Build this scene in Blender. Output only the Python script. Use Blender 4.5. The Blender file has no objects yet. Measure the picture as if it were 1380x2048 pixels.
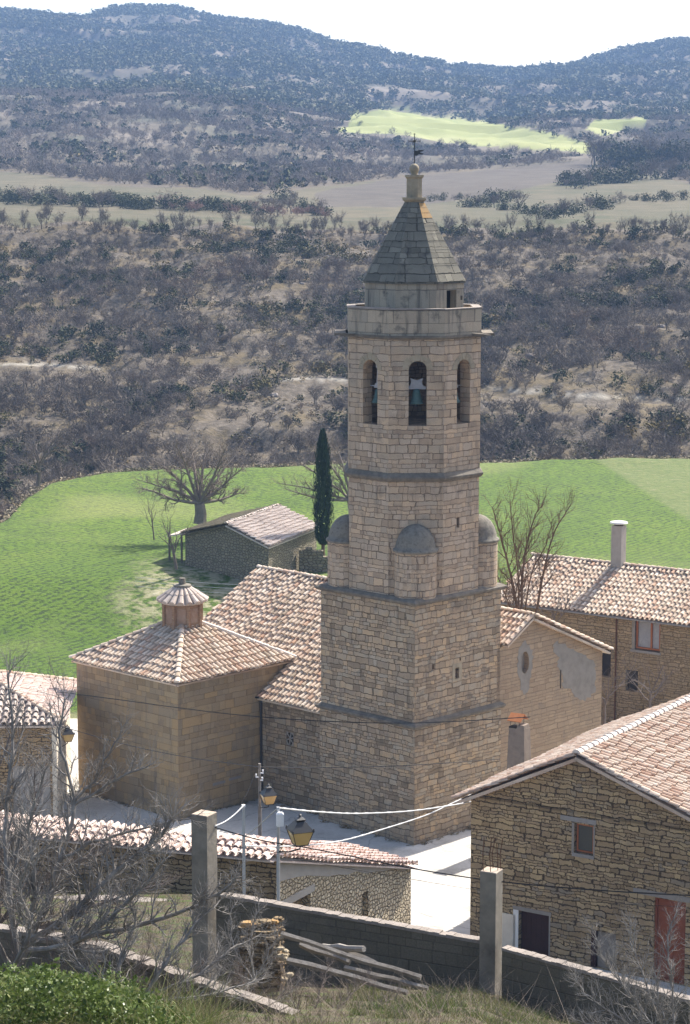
import bpy, math, random
import numpy as np
from mathutils import Vector, noise as mnoise
sc = bpy.context.scene
COL = sc.collection
random.seed(7)
RNG = np.random.default_rng(11)
# ------------------------------------------------------------------ camera maths
F, CX, CY, H = 4450., 690., 1024., 31.0
PIT = math.atan(654/4450.)
CP, SP = math.cos(PIT), math.sin(PIT)
def ray(px, py):
    u = (px-CX)/F; v = (CY-py)/F
    y = CP+v*SP; z = -SP+v*CP
    return u/y, z/y
def at(px, py, D):
    a, b = ray(px, py); return Vector((a*D, D, H+b*D))
def atz(px, py, z=0.):
    a, b = ray(px, py); D = (z-H)/b; return Vector((a*D, D, z))
def onwall(px, py, p, d):
    """point where the sight line meets the upright plane through p along plan direction d"""
    a, b = ray(px, py); n = (-d[1], d[0])
    D = (p[0]*n[0]+p[1]*n[1])/(a*n[0]+n[1])
    return Vector((a*D, D, H+b*D))
# ------------------------------------------------------------------ nodes
class G:
    def __init__(s, name):
        s.m = bpy.data.materials.new(name); s.m.use_nodes = True
        s.nt = s.m.node_tree; s.nt.nodes.clear()
        s.out = s.nt.nodes.new('ShaderNodeOutputMaterial')
        s.b = s.nt.nodes.new('ShaderNodeBsdfPrincipled')
        s.nt.links.new(s.b.outputs[0], s.out.inputs[0])
        s.b.inputs['Specular IOR Level'].default_value = .2
    def put(s, sock, v):
        if hasattr(v, 'links'): s.nt.links.new(v, sock)
        elif isinstance(v, (tuple, list)) and len(v) == 3 and sock.type == 'RGBA': sock.default_value = (*v, 1)
        else: sock.default_value = v
    def n(s, t, **kw):
        nd = s.nt.nodes.new(t)
        for k, v in kw.items(): setattr(nd, k, v)
        return nd
    def math(s, op, a, b=0., c=0., clamp=False):
        nd = s.n('ShaderNodeMath', operation=op, use_clamp=clamp)
        s.put(nd.inputs[0], a); s.put(nd.inputs[1], b)
        if op in ('MULTIPLY_ADD', 'COMPARE'): s.put(nd.inputs[2], c)
        return nd.outputs[0]
    def vmath(s, op, a, b):
        nd = s.n('ShaderNodeVectorMath', operation=op); s.put(nd.inputs[0], a); s.put(nd.inputs[1], b); return nd.outputs[0]
    def noise(s, vec, scale, detail=3., rough=.55, col=False):
        nd = s.n('ShaderNodeTexNoise'); s.put(nd.inputs['Vector'], vec)
        nd.inputs['Scale'].default_value = scale; nd.inputs['Detail'].default_value = detail; nd.inputs['Roughness'].default_value = rough
        return nd.outputs[1 if col else 0]
    def ramp(s, fac, stops, interp='LINEAR'):
        nd = s.n('ShaderNodeValToRGB'); e = nd.color_ramp.elements; nd.color_ramp.interpolation = interp
        while len(e) < len(stops): e.new(.5)
        for el, (p, c) in zip(e, stops):
            el.position = p; el.color = (*c, 1) if len(c) == 3 else c
        s.put(nd.inputs[0], fac); return nd.outputs[0]
    def mix(s, fac, a, b, blend='MIX'):
        nd = s.n('ShaderNodeMix', data_type='RGBA', blend_type=blend); s.put(nd.inputs[0], fac)
        s.put(nd.inputs[6], a); s.put(nd.inputs[7], b); return nd.outputs[2]
    def step(s, v, a, b, lo=0., hi=1.):
        nd = s.n('ShaderNodeMapRange', interpolation_type='SMOOTHSTEP'); s.put(nd.inputs[0], v)
        for i, q in enumerate((a, b, lo, hi)): s.put(nd.inputs[i+1], q)
        return nd.outputs[0]
    def attr(s, name):
        nd = s.n('ShaderNodeAttribute'); nd.attribute_name = name; return nd.outputs['Fac']
    def uv(s): return s.n('ShaderNodeUVMap').outputs[0]
    def pos(s): return s.n('ShaderNodeNewGeometry').outputs['Position']
    def obj(s): return s.n('ShaderNodeTexCoord').outputs['Object']
    def wn(s, vec, dim='2D'):
        nd = s.n('ShaderNodeTexWhiteNoise', noise_dimensions=dim)
        s.put(nd.inputs['W' if dim == '1D' else 'Vector'], vec); return nd.outputs[0]
    def sep(s, vec):
        nd = s.n('ShaderNodeSeparateXYZ'); s.put(nd.inputs[0], vec); return nd.outputs
    def comb(s, x, y, z=0.):
        nd = s.n('ShaderNodeCombineXYZ'); s.put(nd.inputs[0], x); s.put(nd.inputs[1], y); s.put(nd.inputs[2], z); return nd.outputs[0]
    def bump(s, h, dist, strength=1.):
        nd = s.n('ShaderNodeBump'); s.put(nd.inputs['Height'], h); nd.inputs['Distance'].default_value = dist; nd.inputs['Strength'].default_value = strength
        s.nt.links.new(nd.outputs[0], s.b.inputs['Normal'])
    def fin(s, col, rough=.9):
        s.put(s.b.inputs['Base Color'], col); s.put(s.b.inputs['Roughness'], rough); return s.m

def even(cols): return [(i/(len(cols)-1), c) for i, c in enumerate(cols)]
def mul(c, k): return tuple(q*k for q in c)
def warm(cs, k=1.): return [(min(.9, c[0]*1.28*k), c[1]*1.24*k, c[2]*1.12*k) for c in cs]

def m_coursed(name, course, width, cols, mortar, grout=.012, wob=.03, bump=.03, stain=(.10, .085, .07), stain_amt=.5, spread=1., streak=.35, mort_amt=1.):
    g = G(name); uv = g.uv()
    dn = g.noise(uv, 2.2, 2, .5, True)
    d = g.vmath('MULTIPLY', g.vmath('SUBTRACT', dn, (.5, .5, .5)), (wob*3.4, wob*3.4, 0))
    dn2 = g.noise(uv, 11., 2, .5, True)
    d2 = g.vmath('MULTIPLY', g.vmath('SUBTRACT', dn2, (.5, .5, .5)), (wob*1.8, wob*1.5, 0))
    x, y, _ = g.sep(g.vmath('ADD', uv, g.vmath('ADD', d, d2)))
    v = g.math('DIVIDE', y, course)
    v = g.math('ADD', v, g.math('MULTIPLY', g.math('SINE', g.math('MULTIPLY', v, 1.13)), .33))
    r = g.math('FLOOR', v); fr = g.math('FRACT', v)
    rr = g.wn(r, '1D')
    w = g.math('MULTIPLY_ADD', rr, width*.7*spread, width*(1-.35*spread))
    u = g.math('ADD', g.math('DIVIDE', x, w), g.math('MULTIPLY', rr, 37.7))
    u = g.math('ADD', u, g.math('MULTIPLY', g.math('SINE', g.math('ADD', g.math('MULTIPLY', u, 1.9), g.math('MULTIPLY', r, 4.1))), .38))
    c = g.math('FLOOR', u); fu = g.math('FRACT', u)
    cell = g.wn(g.comb(c, r), '2D')
    dv = g.math('MULTIPLY', g.math('MINIMUM', fr, g.math('SUBTRACT', 1., fr)), course)
    du = g.math('MULTIPLY', g.math('MINIMUM', fu, g.math('SUBTRACT', 1., fu)), w)
    e = g.math('MINIMUM', dv, du)
    fine = g.noise(uv, 26., 4, .65)
    big = g.noise(uv, .55, 4, .6)
    gv = g.math('MULTIPLY', g.noise(uv, 1.7, 2), grout*2.6)          # joints open and close
    mask = g.step(e, g.math('MULTIPLY', gv, .25), g.math('ADD', gv, grout*.4))
    cols = warm(cols); mortar = warm([mortar], .85)[0]
    col = g.ramp(g.math('MULTIPLY_ADD', g.math('SUBTRACT', big, .5), 1.0, cell), even(cols))
    col = g.mix(g.math('MULTIPLY', mask, 1.), g.mix(mort_amt*.72, col, mortar), col)
    col = g.mix(.75, col, g.ramp(fine, [(.25, (.62, .61, .6)), (.75, (1.25, 1.24, 1.22))]), 'MULTIPLY')
    sx = g.noise(g.vmath('MULTIPLY', uv, (1.5, .16, 1.)), 1.6, 4, .6)   # rain streaks and grey lichen
    col = g.mix(g.math('MULTIPLY', g.step(sx, .52, .72), streak), col, stain)
    bl = g.noise(uv, 1.1, 5, .62)
    col = g.mix(g.math('MULTIPLY', g.step(bl, .54, .7), stain_amt), col, stain)
    h = g.math('ADD', g.math('MULTIPLY', mask, g.math('MULTIPLY_ADD', cell, .5, .7)), g.math('MULTIPLY', fine, .35))
    g.bump(h, bump)
    return g.fin(col, .92)

def m_rubble(name, sx, sy, cols, mortar, edge=.05, bump=.05, wob=.06):
    g = G(name); uv = g.uv()
    dn = g.noise(uv, 3.5, 3, .55, True)
    p = g.vmath('ADD', uv, g.vmath('MULTIPLY', g.vmath('SUBTRACT', dn, (.5, .5, .5)), (wob*2.4, wob*1.6, 0)))
    p = g.vmath('MULTIPLY', p, (1/sx, 1/sy, 1))
    vo = g.n('ShaderNodeTexVoronoi', voronoi_dimensions='2D', feature='F1'); g.put(vo.inputs['Vector'], p); vo.inputs['Scale'].default_value = 1.; vo.inputs['Randomness'].default_value = .9
    ve = g.n('ShaderNodeTexVoronoi', voronoi_dimensions='2D', feature='DISTANCE_TO_EDGE'); g.put(ve.inputs['Vector'], p); ve.inputs['Scale'].default_value = 1.; ve.inputs['Randomness'].default_value = .9
    cell = g.sep(vo.outputs['Color'])[0]
    fine = g.noise(uv, 22., 5, .65); big = g.noise(uv, .6, 3)
    ew = g.math('MULTIPLY_ADD', g.noise(uv, 2.3, 2), edge*1.4, edge*.3)
    mask = g.step(ve.outputs[0], g.math('MULTIPLY', ew, .3), ew)
    cols = warm(cols, 1.05); mortar = warm([mortar])[0]
    col = g.ramp(g.math('MULTIPLY_ADD', g.math('SUBTRACT', big, .5), .5, cell), even(cols))
    col = g.mix(.8, col, g.ramp(fine, [(.25, (.6, .6, .6)), (.75, (1.3, 1.28, 1.25))]), 'MULTIPLY')
    col = g.mix(mask, mortar, col)
    h = g.math('ADD', g.math('MULTIPLY', g.step(ve.outputs[0], 0, .22), .9), g.math('MULTIPLY', fine, .3))
    g.bump(h, bump)
    return g.fin(col, .93)

def m_plain(name, cols, scale=4., bump=.004, rough=.85, bscale=None, sp=None):
    g = G(name); p = g.obj()
    a = g.noise(p, scale, 6, .62); b = g.noise(p, scale*.17, 3)
    f = g.math('ADD', g.math('MULTIPLY', a, .6), g.math('MULTIPLY', b, .4))
    col = g.ramp(f, [(.3+.4*i/(max(1, len(cols)-1)), c) for i, c in enumerate(cols)])
    if bump: g.bump(g.noise(p, bscale or scale*5, 4, .65), bump)
    if sp is not None: g.b.inputs['Specular IOR Level'].default_value = sp
    return g.fin(col, rough)

def m_tile(name, cols, lichen=.35):
    g = G(name)
    isl = g.n('ShaderNodeNewGeometry').outputs['Random Per Island']
    p = g.pos(); big = g.noise(p, .5, 3)
    col = g.ramp(g.math('MULTIPLY_ADD', g.math('SUBTRACT', big, .5), .5, isl), even(cols))
    fine = g.noise(p, 14., 4, .65)
    col = g.mix(.6, col, g.ramp(fine, [(.25, (.7, .68, .66)), (.75, (1.2, 1.2, 1.2))]), 'MULTIPLY')
    col = g.mix(g.math('MULTIPLY', g.step(g.noise(p, 2.6, 5, .65), .55, .72), lichen), col, (.30, .27, .22))
    g.bump(fine, .006)
    return g.fin(col, .9)

def m_tint(name, cols, trans=0., rough=.85):
    """plants: colour by each plant's own tint"""
    g = G(name); t = g.attr('tint')
    col = g.ramp(t, even(cols)); g.fin(col, rough); g.b.inputs['Specular IOR Level'].default_value = .15
    if trans:
        tr = g.n('ShaderNodeBsdfTranslucent'); g.put(tr.inputs[0], col)
        mx = g.n('ShaderNodeMixShader'); mx.inputs[0].default_value = trans
        g.nt.links.new(g.b.outputs[0], mx.inputs[1]); g.nt.links.new(tr.outputs[0], mx.inputs[2]); g.nt.links.new(mx.outputs[0], g.out.inputs[0])
    return g.m
# palettes
TOWER = [(.20, .155, .115), (.29, .225, .165), (.25, .205, .165), (.36, .27, .19), (.30, .26, .215), (.40, .29, .19), (.33, .285, .235)]
BELF = [(.27, .21, .165), (.37, .285, .215), (.31, .26, .215), (.44, .33, .24), (.34, .28, .23), (.40, .32, .26)]
M = {}
M['stone_low'] = m_coursed('tower_stone', .21, .42, [mul(c, .95) for c in TOWER], (.09, .07, .052), .010, .06, .045, stain_amt=.55, streak=.5)
M['stone_mid'] = m_coursed('tower_stone_mid', .23, .46, TOWER, (.09, .07, .052), .011, .06, .045, stain_amt=.55, streak=.5)
M['stone_oct'] = m_coursed('octagon_stone', .26, .50, BELF, (.12, .09, .07), .010, .055, .04, stain_amt=.38, streak=.35)
M['stone_belf'] = m_coursed('belfry_stone', .27, .52, BELF, (.12, .09, .07), .010, .045, .04, stain_amt=.38, streak=.35)
M['ashlar_grey'] = m_coursed('parapet_ashlar', .62, .95, [(.25, .215, .18), (.32, .275, .225), (.28, .25, .215), (.37, .31, .25)], (.10, .09, .08), .010, .02, .02, stain=(.085, .08, .07), stain_amt=.75, streak=.6)
M['spire'] = m_coursed('spire_slabs', .36, .62, [(.10, .096, .085), (.155, .148, .13), (.125, .12, .105), (.20, .19, .165)], (.045, .042, .036), .012, .05, .06, stain=(.065, .062, .054), stain_amt=.8, streak=.4)
M['lichen'] = m_plain('lichen_stone', [(.075, .068, .056), (.15, .135, .11), (.23, .205, .165), (.11, .10, .08)], 5., .03)
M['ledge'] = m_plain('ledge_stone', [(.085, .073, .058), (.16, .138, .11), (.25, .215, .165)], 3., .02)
M['finial'] = m_plain('finial_stone', [(.22, .19, .14), (.34, .28, .19), (.40, .34, .25)], 4., .01)
M['orange_slab'] = m_plain('orange_lichen_stone', [(.22, .16, .09), (.36, .215, .085), (.28, .22, .14)], 4., .01)
M['chapel'] = m_coursed('chapel_stone', .36, .62, [(.23, .175, .115), (.28, .21, .135), (.25, .20, .145), (.31, .24, .16), (.33, .235, .135)], (.15, .115, .08), .007, .02, .014, stain=(.13, .115, .10), stain_amt=.35, streak=.45)
M['nave'] = m_coursed('nave_stone', .22, .40, [mul(c, .8) for c in TOWER], (.09, .075, .06), .010, .045, .03, stain_amt=.5)
M['facade'] = m_coursed('facade_stone', .20, .55, [(.25, .185, .135), (.29, .22, .16), (.27, .205, .15), (.33, .25, .18)], (.17, .13, .095), .008, .04, .02, stain=(.17, .15, .125), stain_amt=.3, streak=.3)
M['house'] = m_coursed('house_rubble', .17, .40, [(.20, .145, .085), (.27, .20, .12), (.23, .17, .11), (.33, .25, .15), (.26, .195, .125), (.37, .28, .165), (.22, .18, .135)], (.055, .04, .027), .013, .075, .05, stain_amt=.12, streak=.1, spread=1.15, mort_amt=1.3)
M['house_back'] = m_coursed('farmhouse_rubble', .16, .34, [(.22, .165, .105), (.28, .215, .14), (.25, .195, .135), (.33, .25, .165)], (.12, .09, .065), .012, .07, .04, stain_amt=.2, streak=.2)
M['shed_dark'] = m_coursed('wall_rubble', .14, .38, [(.22, .155, .09), (.29, .21, .125), (.26, .18, .105), (.34, .25, .15)], (.055, .04, .027), .012, .075, .05, stain_amt=.15, streak=.15, mort_amt=1.3)
M['shed_pale'] = m_rubble('pale_rubble', .19, .15, [(.44, .37, .28), (.52, .45, .35), (.40, .34, .26), (.56, .50, .40)], (.24, .20, .155), .10, .14, .06)
M['render'] = m_plain('grey_render', [(.30, .27, .235), (.36, .325, .285), (.40, .365, .32)], 3., .01)
M['field_shed'] = m_rubble('field_shed_rubble', .34, .2, [(.16, .145, .11), (.21, .185, .14), (.19, .17, .135), (.25, .22, .165)], (.09, .08, .065), .12, .06)
M['stub'] = m_coursed('ruin_rubble', .10, .22, [(.14, .11, .075), (.20, .155, .10), (.23, .165, .10), (.17, .14, .105)], (.05, .04, .03), .012, .06, .05)
TILE = [(.40, .28, .20), (.56, .44, .335), (.63, .52, .41), (.47, .36, .265), (.67, .575, .47), (.45, .285, .195), (.60, .495, .39), (.34, .27, .20)]
M['tile'] = m_tile('roof_tile', TILE)
M['tile_red'] = m_tile('roof_tile_red', [(.37, .25, .18), (.50, .385, .295), (.56, .455, .36), (.44, .32, .24), (.60, .51, .415), (.38, .235, .165), (.52, .42, .33)], .45)
M['tile_pale'] = m_tile('roof_tile_pale', [(.52, .38, .32), (.62, .49, .42), (.66, .55, .48), (.58, .43, .36)], .12)
M['tile_grey'] = m_tile('roof_tile_grey', [(.36, .30, .26), (.48, .40, .34), (.55, .47, .41), (.42, .34, .29)], .5)
M['tile_edge'] = m_plain('tile_underside', [(.30, .12, .085), (.38, .17, .12)], 6., .004)
M['mortar'] = m_plain('ridge_mortar', [(.50, .43, .37), (.60, .54, .48), (.56, .47, .40)], 5., .01)
M['brick'] = m_coursed('cupola_brick', .075, .24, [(.25, .145, .095), (.32, .20, .135), (.28, .17, .115), (.36, .25, .18)], (.28, .22, .165), .010, .008, .01, stain=(.40, .34, .28), stain_amt=.4, streak=.2)
M['concrete'] = m_plain('weathered_concrete', [(.08, .07, .054), (.19, .168, .135), (.275, .245, .20), (.33, .295, .245)], 1.6, .012)
M['post_top'] = m_plain('post_top_concrete', [(.36, .28, .21), (.44, .36, .28)], 5., .006)
M['block'] = m_coursed('concrete_block', .205, .40, [(.10, .092, .078), (.125, .115, .098), (.112, .102, .085)], (.075, .068, .058), .006, .004, .008, stain=(.07, .068, .062), stain_amt=.45, spread=.05, streak=.3)
M['coping'] = m_plain('wall_coping', [(.17, .145, .125), (.25, .215, .185), (.33, .285, .25)], 5., .015)
M['plaza'] = None
M['wood'] = m_plain('weathered_wood', [(.13, .11, .09), (.23, .205, .175), (.36, .33, .29)], 4., .01)
M['red_wood'] = m_plain('red_brown_wood', [(.21, .062, .030), (.28, .088, .042)], 3., .004, .6)
M['orange_wood'] = m_plain('varnished_wood', [(.30, .10, .045), (.37, .14, .06)], 5., .003, .5)
M['dark_wood'] = m_plain('dark_brown_wood', [(.035, .014, .010), (.055, .022, .015)], 3., .004, .7)
M['grey_wood'] = m_plain('grey_lintel_wood', [(.22, .20, .18), (.32, .295, .265)], 5., .006)
M['white_paint'] = m_plain('white_render', [(.62, .60, .56), (.74, .72, .68)], 3., .004)
M['cream_wall'] = m_plain('cream_render', [(.58, .50, .39), (.68, .60, .48), (.50, .42, .32)], 1.6, .006)
M['black'] = m_plain('black_iron', [(.018, .018, .019), (.03, .03, .03)], 9., .001, .45, sp=.5)
M['rust'] = m_plain('rusty_iron', [(.10, .045, .025), (.16, .08, .045)], 9., .001, .8)
M['steel'] = m_plain('galvanised_steel', [(.34, .35, .36), (.46, .46, .46)], 6., .001, .5, sp=.5)
M['cable_pale'] = m_plain('pale_cable', [(.42, .42, .42), (.52, .52, .51)], 9., 0, .6)
M['cable_dark'] = m_plain('dark_cable', [(.02, .02, .02), (.035, .033, .032)], 9., 0, .6)
M['box'] = m_plain('white_plastic', [(.72, .72, .72), (.78, .78, .78)], 9., 0, .4)
M['amber'] = m_plain('amber_glass', [(.50, .33, .12), (.62, .44, .19)], 3., 0, .25, sp=.5)
M['bronze'] = m_plain('green_bronze', [(.035, .06, .06), (.06, .11, .10), (.05, .075, .07)], 5., .004, .55)
M['yoke'] = m_plain('grey_yoke', [(.25, .25, .26), (.36, .36, .37)], 6., .004)
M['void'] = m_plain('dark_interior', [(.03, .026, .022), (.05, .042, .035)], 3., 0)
M['plaster'] = m_plain('grey_plaster', [(.20, .175, .145), (.26, .23, .195), (.30, .265, .225)], 2.5, .015)
M['curtain'] = m_plain('net_curtain', [(.26, .26, .27), (.36, .36, .37)], 9., .002)
g = G('window_glass'); g.fin((.05, .06, .06), .08); g.b.inputs['Specular IOR Level'].default_value = .6; M['glass'] = g.m
M['bark_grey'] = m_plain('fig_bark', [(.10, .088, .076), (.22, .20, .178), (.38, .352, .322)], 6., .004)
M['bark_pale'] = m_plain('pale_bark', [(.13, .115, .10), (.26, .24, .215), (.40, .375, .34)], 6., .004)
M['bark_brown'] = m_plain('twig_bark', [(.13, .10, .085), (.20, .165, .14)], 6., .003)
M['bark_oak'] = m_plain('oak_bark', [(.16, .125, .10), (.29, .235, .19)], 4., .01)
M['bark_red'] = m_plain('orange_bark', [(.10, .062, .038), (.17, .115, .075)], 4., .006)
M['cypress'] = m_tint('cypress_leaves', [(.014, .028, .015), (.028, .05, .024), (.045, .07, .032)])
M['ever'] = m_tint('evergreen_leaves', [(.028, .036, .014), (.05, .057, .019), (.085, .08, .027), (.15, .108, .034)])
M['bare'] = m_tint('bare_twigs', [(.105, .083, .062), (.16, .13, .10), (.215, .18, .145), (.17, .12, .085)])
M['russet'] = m_tint('russet_twigs', [(.27, .175, .14), (.34, .23, .18)])
M['oak_twig'] = m_tint('oak_twigs', [(.16, .12, .095), (.24, .185, .15)])
M['scrub'] = m_tint('dry_scrub', [(.20, .135, .055), (.225, .175, .10), (.26, .22, .155), (.13, .115, .055)])
M['ivy'] = m_tint('ivy_leaves', [(.028, .05, .012), (.065, .10, .022), (.12, .165, .042), (.23, .245, .11)], .25, .35)
M['blade'] = m_tint('grass_blades', [(.05, .09, .018), (.09, .125, .03), (.17, .16, .07), (.28, .235, .15)], .3)
# ------------------------------------------------------------------ mesh building
class MB:
    def __init__(s): s.v = []; s.f = []; s.t = []; s.mi = []; s.cur = 0
    def add(s, vs, fs, tint=None):
        o = len(s.v); s.v.extend([tuple(p) for p in vs]); s.f.extend([tuple(i+o for i in f) for f in fs])
        s.mi.extend([s.cur]*len(fs))
        s.t.extend([random.random() if tint is None else tint]*len(vs)); return s
    def quad(s, a, b, c, d): return s.add([a, b, c, d], [(0, 1, 2, 3)])
    def box(s, c, ax, ay, az):
        """centre and three half-axis vectors"""
        c, ax, ay, az = map(Vector, (c, ax, ay, az))
        vs = [c+i*ax+j*ay+k*az for k in (-1, 1) for j in (-1, 1) for i in (-1, 1)]
        return s.add(vs, [(0, 2, 3, 1), (4, 5, 7, 6), (0, 1, 5, 4), (2, 6, 7, 3), (0, 4, 6, 2), (1, 3, 7, 5)])
    def prism(s, poly, z0, z1, top=None, cap0=True, cap1=True):
        n = len(poly); top = top or poly
        vs = [(p[0], p[1], z0) for p in poly]+[(p[0], p[1], z1) for p in top]
        fs = [(i, (i+1) % n, n+(i+1) % n, n+i) for i in range(n)]
        if cap0: fs.append(tuple(range(n-1, -1, -1)))
        if cap1: fs.append(tuple(range(n, 2*n)))
        return s.add(vs, fs)
    def tube(s, pts, rad, sides=5, cap=True, tint=None):
        pts = [Vector(p) for p in pts]; n = len(pts)
        if not hasattr(rad, '__len__'): rad = [rad]*n
        vs = []; ref = Vector((.13, .27, .95))
        for i, p in enumerate(pts):
            d = (pts[min(i+1, n-1)]-pts[max(i-1, 0)])
            d = d.normalized() if d.length > 1e-9 else Vector((0, 0, 1))
            if abs(d.dot(ref)) > .97: ref = Vector((.9, .1, .2))
            a = d.cross(ref).normalized(); b = d.cross(a)
            for k in range(sides):
                t = 2*math.pi*k/sides; vs.append(p+a*(math.cos(t)*rad[i])+b*(math.sin(t)*rad[i]))
        fs = [(i*sides+k, i*sides+(k+1) % sides, (i+1)*sides+(k+1) % sides, (i+1)*sides+k) for i in range(n-1) for k in range(sides)]
        if cap: fs += [tuple(range(sides-1, -1, -1)), tuple(range((n-1)*sides, n*sides))]
        return s.add(vs, fs, tint)
    def lathe(s, c, prof, n=20, a0=0., a1=2*math.pi):
        full = abs(a1-a0-2*math.pi) < 1e-6; m = n if full else n+1
        vs = [(c[0]+r*math.cos(a0+(a1-a0)*k/n), c[1]+r*math.sin(a0+(a1-a0)*k/n), z) for r, z in prof for k in range(m)]
        fs = [(i*m+k, i*m+(k+1) % m, (i+1)*m+(k+1) % m, (i+1)*m+k) for i in range(len(prof)-1) for k in range(n)]
        return s.add(vs, fs)
    def build(s, name, mats, parent=None, smooth=False, loc=None):
        root = parent
        off = Vector((0, 0, 0))
        while root is not None: off += root.location; root = root.parent
        if loc is not None: off = off+Vector(loc)-(off if parent else Vector((0, 0, 0)))
        me = bpy.data.meshes.new(name)
        me.from_pydata([(p[0]-off.x, p[1]-off.y, p[2]-off.z) for p in s.v], [], s.f)
        if not isinstance(mats, (list, tuple)): mats = [mats]
        for m in mats: me.materials.append(m)
        if len(mats) > 1: me.polygons.foreach_set('material_index', s.mi)
        finish(me, off, s.t, smooth)
        o = bpy.data.objects.new(name, me); COL.objects.link(o)
        if parent is not None: o.parent = parent
        elif loc is not None: o.location = loc
        return o
def finish(me, off, tint, smooth=False):
    nl = len(me.loops); npol = len(me.polygons)
    co = np.empty(len(me.vertices)*3, np.float32); me.vertices.foreach_get('co', co); co = co.reshape(-1, 3)+np.array(off[:], np.float32)
    li = np.empty(nl, np.int32); me.loops.foreach_get('vertex_index', li)
    nm = np.empty(npol*3, np.float32); me.polygons.foreach_get('normal', nm); nm = nm.reshape(-1, 3)
    tot = np.empty(npol, np.int32); me.polygons.foreach_get('loop_total', tot)
    N = np.repeat(nm, tot, 0); Pp = co[li]
    hl = np.hypot(N[:, 0], N[:, 1]); flat = hl < .3
    hs = np.where(flat, 1, hl)
    tx, ty = -N[:, 1]/hs, N[:, 0]/hs
    u = np.where(flat, Pp[:, 0], tx*Pp[:, 0]+ty*Pp[:, 1]); v = np.where(flat, Pp[:, 1], Pp[:, 2]/hs)
    uv = me.uv_layers.new(name='UVMap'); uv.data.foreach_set('uv', np.stack([u, v], 1).astype(np.float32).ravel())
    at_ = me.attributes.new('tint', 'FLOAT', 'POINT'); at_.data.foreach_set('value', np.asarray(tint, np.float32))
    if smooth: me.polygons.foreach_set('use_smooth', [True]*npol)
    me.update()
def tag(o, label=None, cat=None, group=None, kind=None):
    for k, v in (('label', label), ('category', cat), ('group', group), ('kind', kind)):
        if v: o[k] = v
    return o
def empty(name, loc, label, cat, group=None):
    o = bpy.data.objects.new(name, None); COL.objects.link(o); o.location = loc; o.empty_display_size = .3
    return tag(o, label, cat, group)
def copy_tree(o, loc, rz=0., sc_=1., label=None, group=None):
    c = o.copy(); COL.objects.link(c); c.location = loc; c.rotation_euler = (0, 0, rz); c.scale = (sc_,)*3 if not hasattr(sc_, '__len__') else sc_
    if label: c['label'] = label
    if group: c['group'] = group
    for ch in list(o.children):
        k = ch.copy(); COL.objects.link(k); k.parent = c
    return c
def V(x, y, z=0.): return Vector((x, y, z))
def wall_rect(mb, p0, p1, z0, z1, holes=(), depth=.3, arch=()):
    """upright panel p0->p1 (seen from its outer side left to right) with rectangular holes (u0,u1,za,zb) and reveals going inwards"""
    p0 = V(p0[0], p0[1]); p1 = V(p1[0], p1[1]); L = (p1-p0).length; d = (p1-p0)/L; inn = V(-d.y, d.x)*depth
    def P(u, z, k=0.): return p0+d*u+V(0, 0, z)+inn*k
    us = sorted({0., L, *[h[0] for h in holes], *[h[1] for h in holes]}); zs = sorted({z0, z1, *[h[2] for h in holes], *[h[3] for h in holes]})
    for i in range(len(us)-1):
        for j in range(len(zs)-1):
            um, zm = (us[i]+us[i+1])/2, (zs[j]+zs[j+1])/2
            if any(h[0] < um < h[1] and h[2] < zm < h[3] for h in holes): continue
            mb.quad(P(us[i], zs[j]), P(us[i+1], zs[j]), P(us[i+1], zs[j+1]), P(us[i], zs[j+1]))
    for u0, u1, a, b in holes:
        mb.quad(P(u0, a), P(u0, b), P(u0, b, 1), P(u0, a, 1)); mb.quad(P(u1, b), P(u1, a), P(u1, a, 1), P(u1, b, 1))
        mb.quad(P(u0, b), P(u1, b), P(u1, b, 1), P(u0, b, 1)); mb.quad(P(u1, a), P(u0, a), P(u0, a, 1), P(u1, a, 1))
    return P
def arch_panel(mb, p0, p1, z0, z1, u0, u1, zs, zt, depth, n=10):
    p0 = V(p0[0], p0[1]); p1 = V(p1[0], p1[1]); L = (p1-p0).length; d = (p1-p0)/L; inn = V(-d.y, d.x)*depth
    r = (u1-u0)/2; um = (u0+u1)/2; sp = zt-r
    def P(u, z, k=0.): return p0+d*u+V(0, 0, z)+inn*k
    mb.quad(P(0, z0), P(u0, z0), P(u0, z1), P(0, z1)); mb.quad(P(u1, z0), P(L, z0), P(L, z1), P(u1, z1))
    mb.quad(P(u0, z0), P(u1, z0), P(u1, zs), P(u0, zs))
    arc = [(um-r*math.cos(math.pi*i/n), sp+r*math.sin(math.pi*i/n)) for i in range(n+1)]
    for (a, b), (c, e) in zip(arc, arc[1:]):
        mb.quad(P(a, b), P(c, e), P(c, z1), P(a, z1)); mb.quad(P(c, e), P(a, b), P(a, b, 1), P(c, e, 1))
    mb.quad(P(u0, zs), P(u0, sp), P(u0, sp, 1), P(u0, zs, 1)); mb.quad(P(u1, sp), P(u1, zs), P(u1, zs, 1), P(u1, sp, 1))
    mb.quad(P(u1, zs), P(u0, zs), P(u0, zs, 1), P(u1, zs, 1))
    return P
def inpoly(x, y, poly):
    c = False; n = len(poly)
    for i in range(n):
        x1, y1 = poly[i]; x2, y2 = poly[i-1]
        if (y1 > y) != (y2 > y) and x < (x2-x1)*(y-y1)/(y2-y1)+x1: c = not c
    return c
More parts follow.
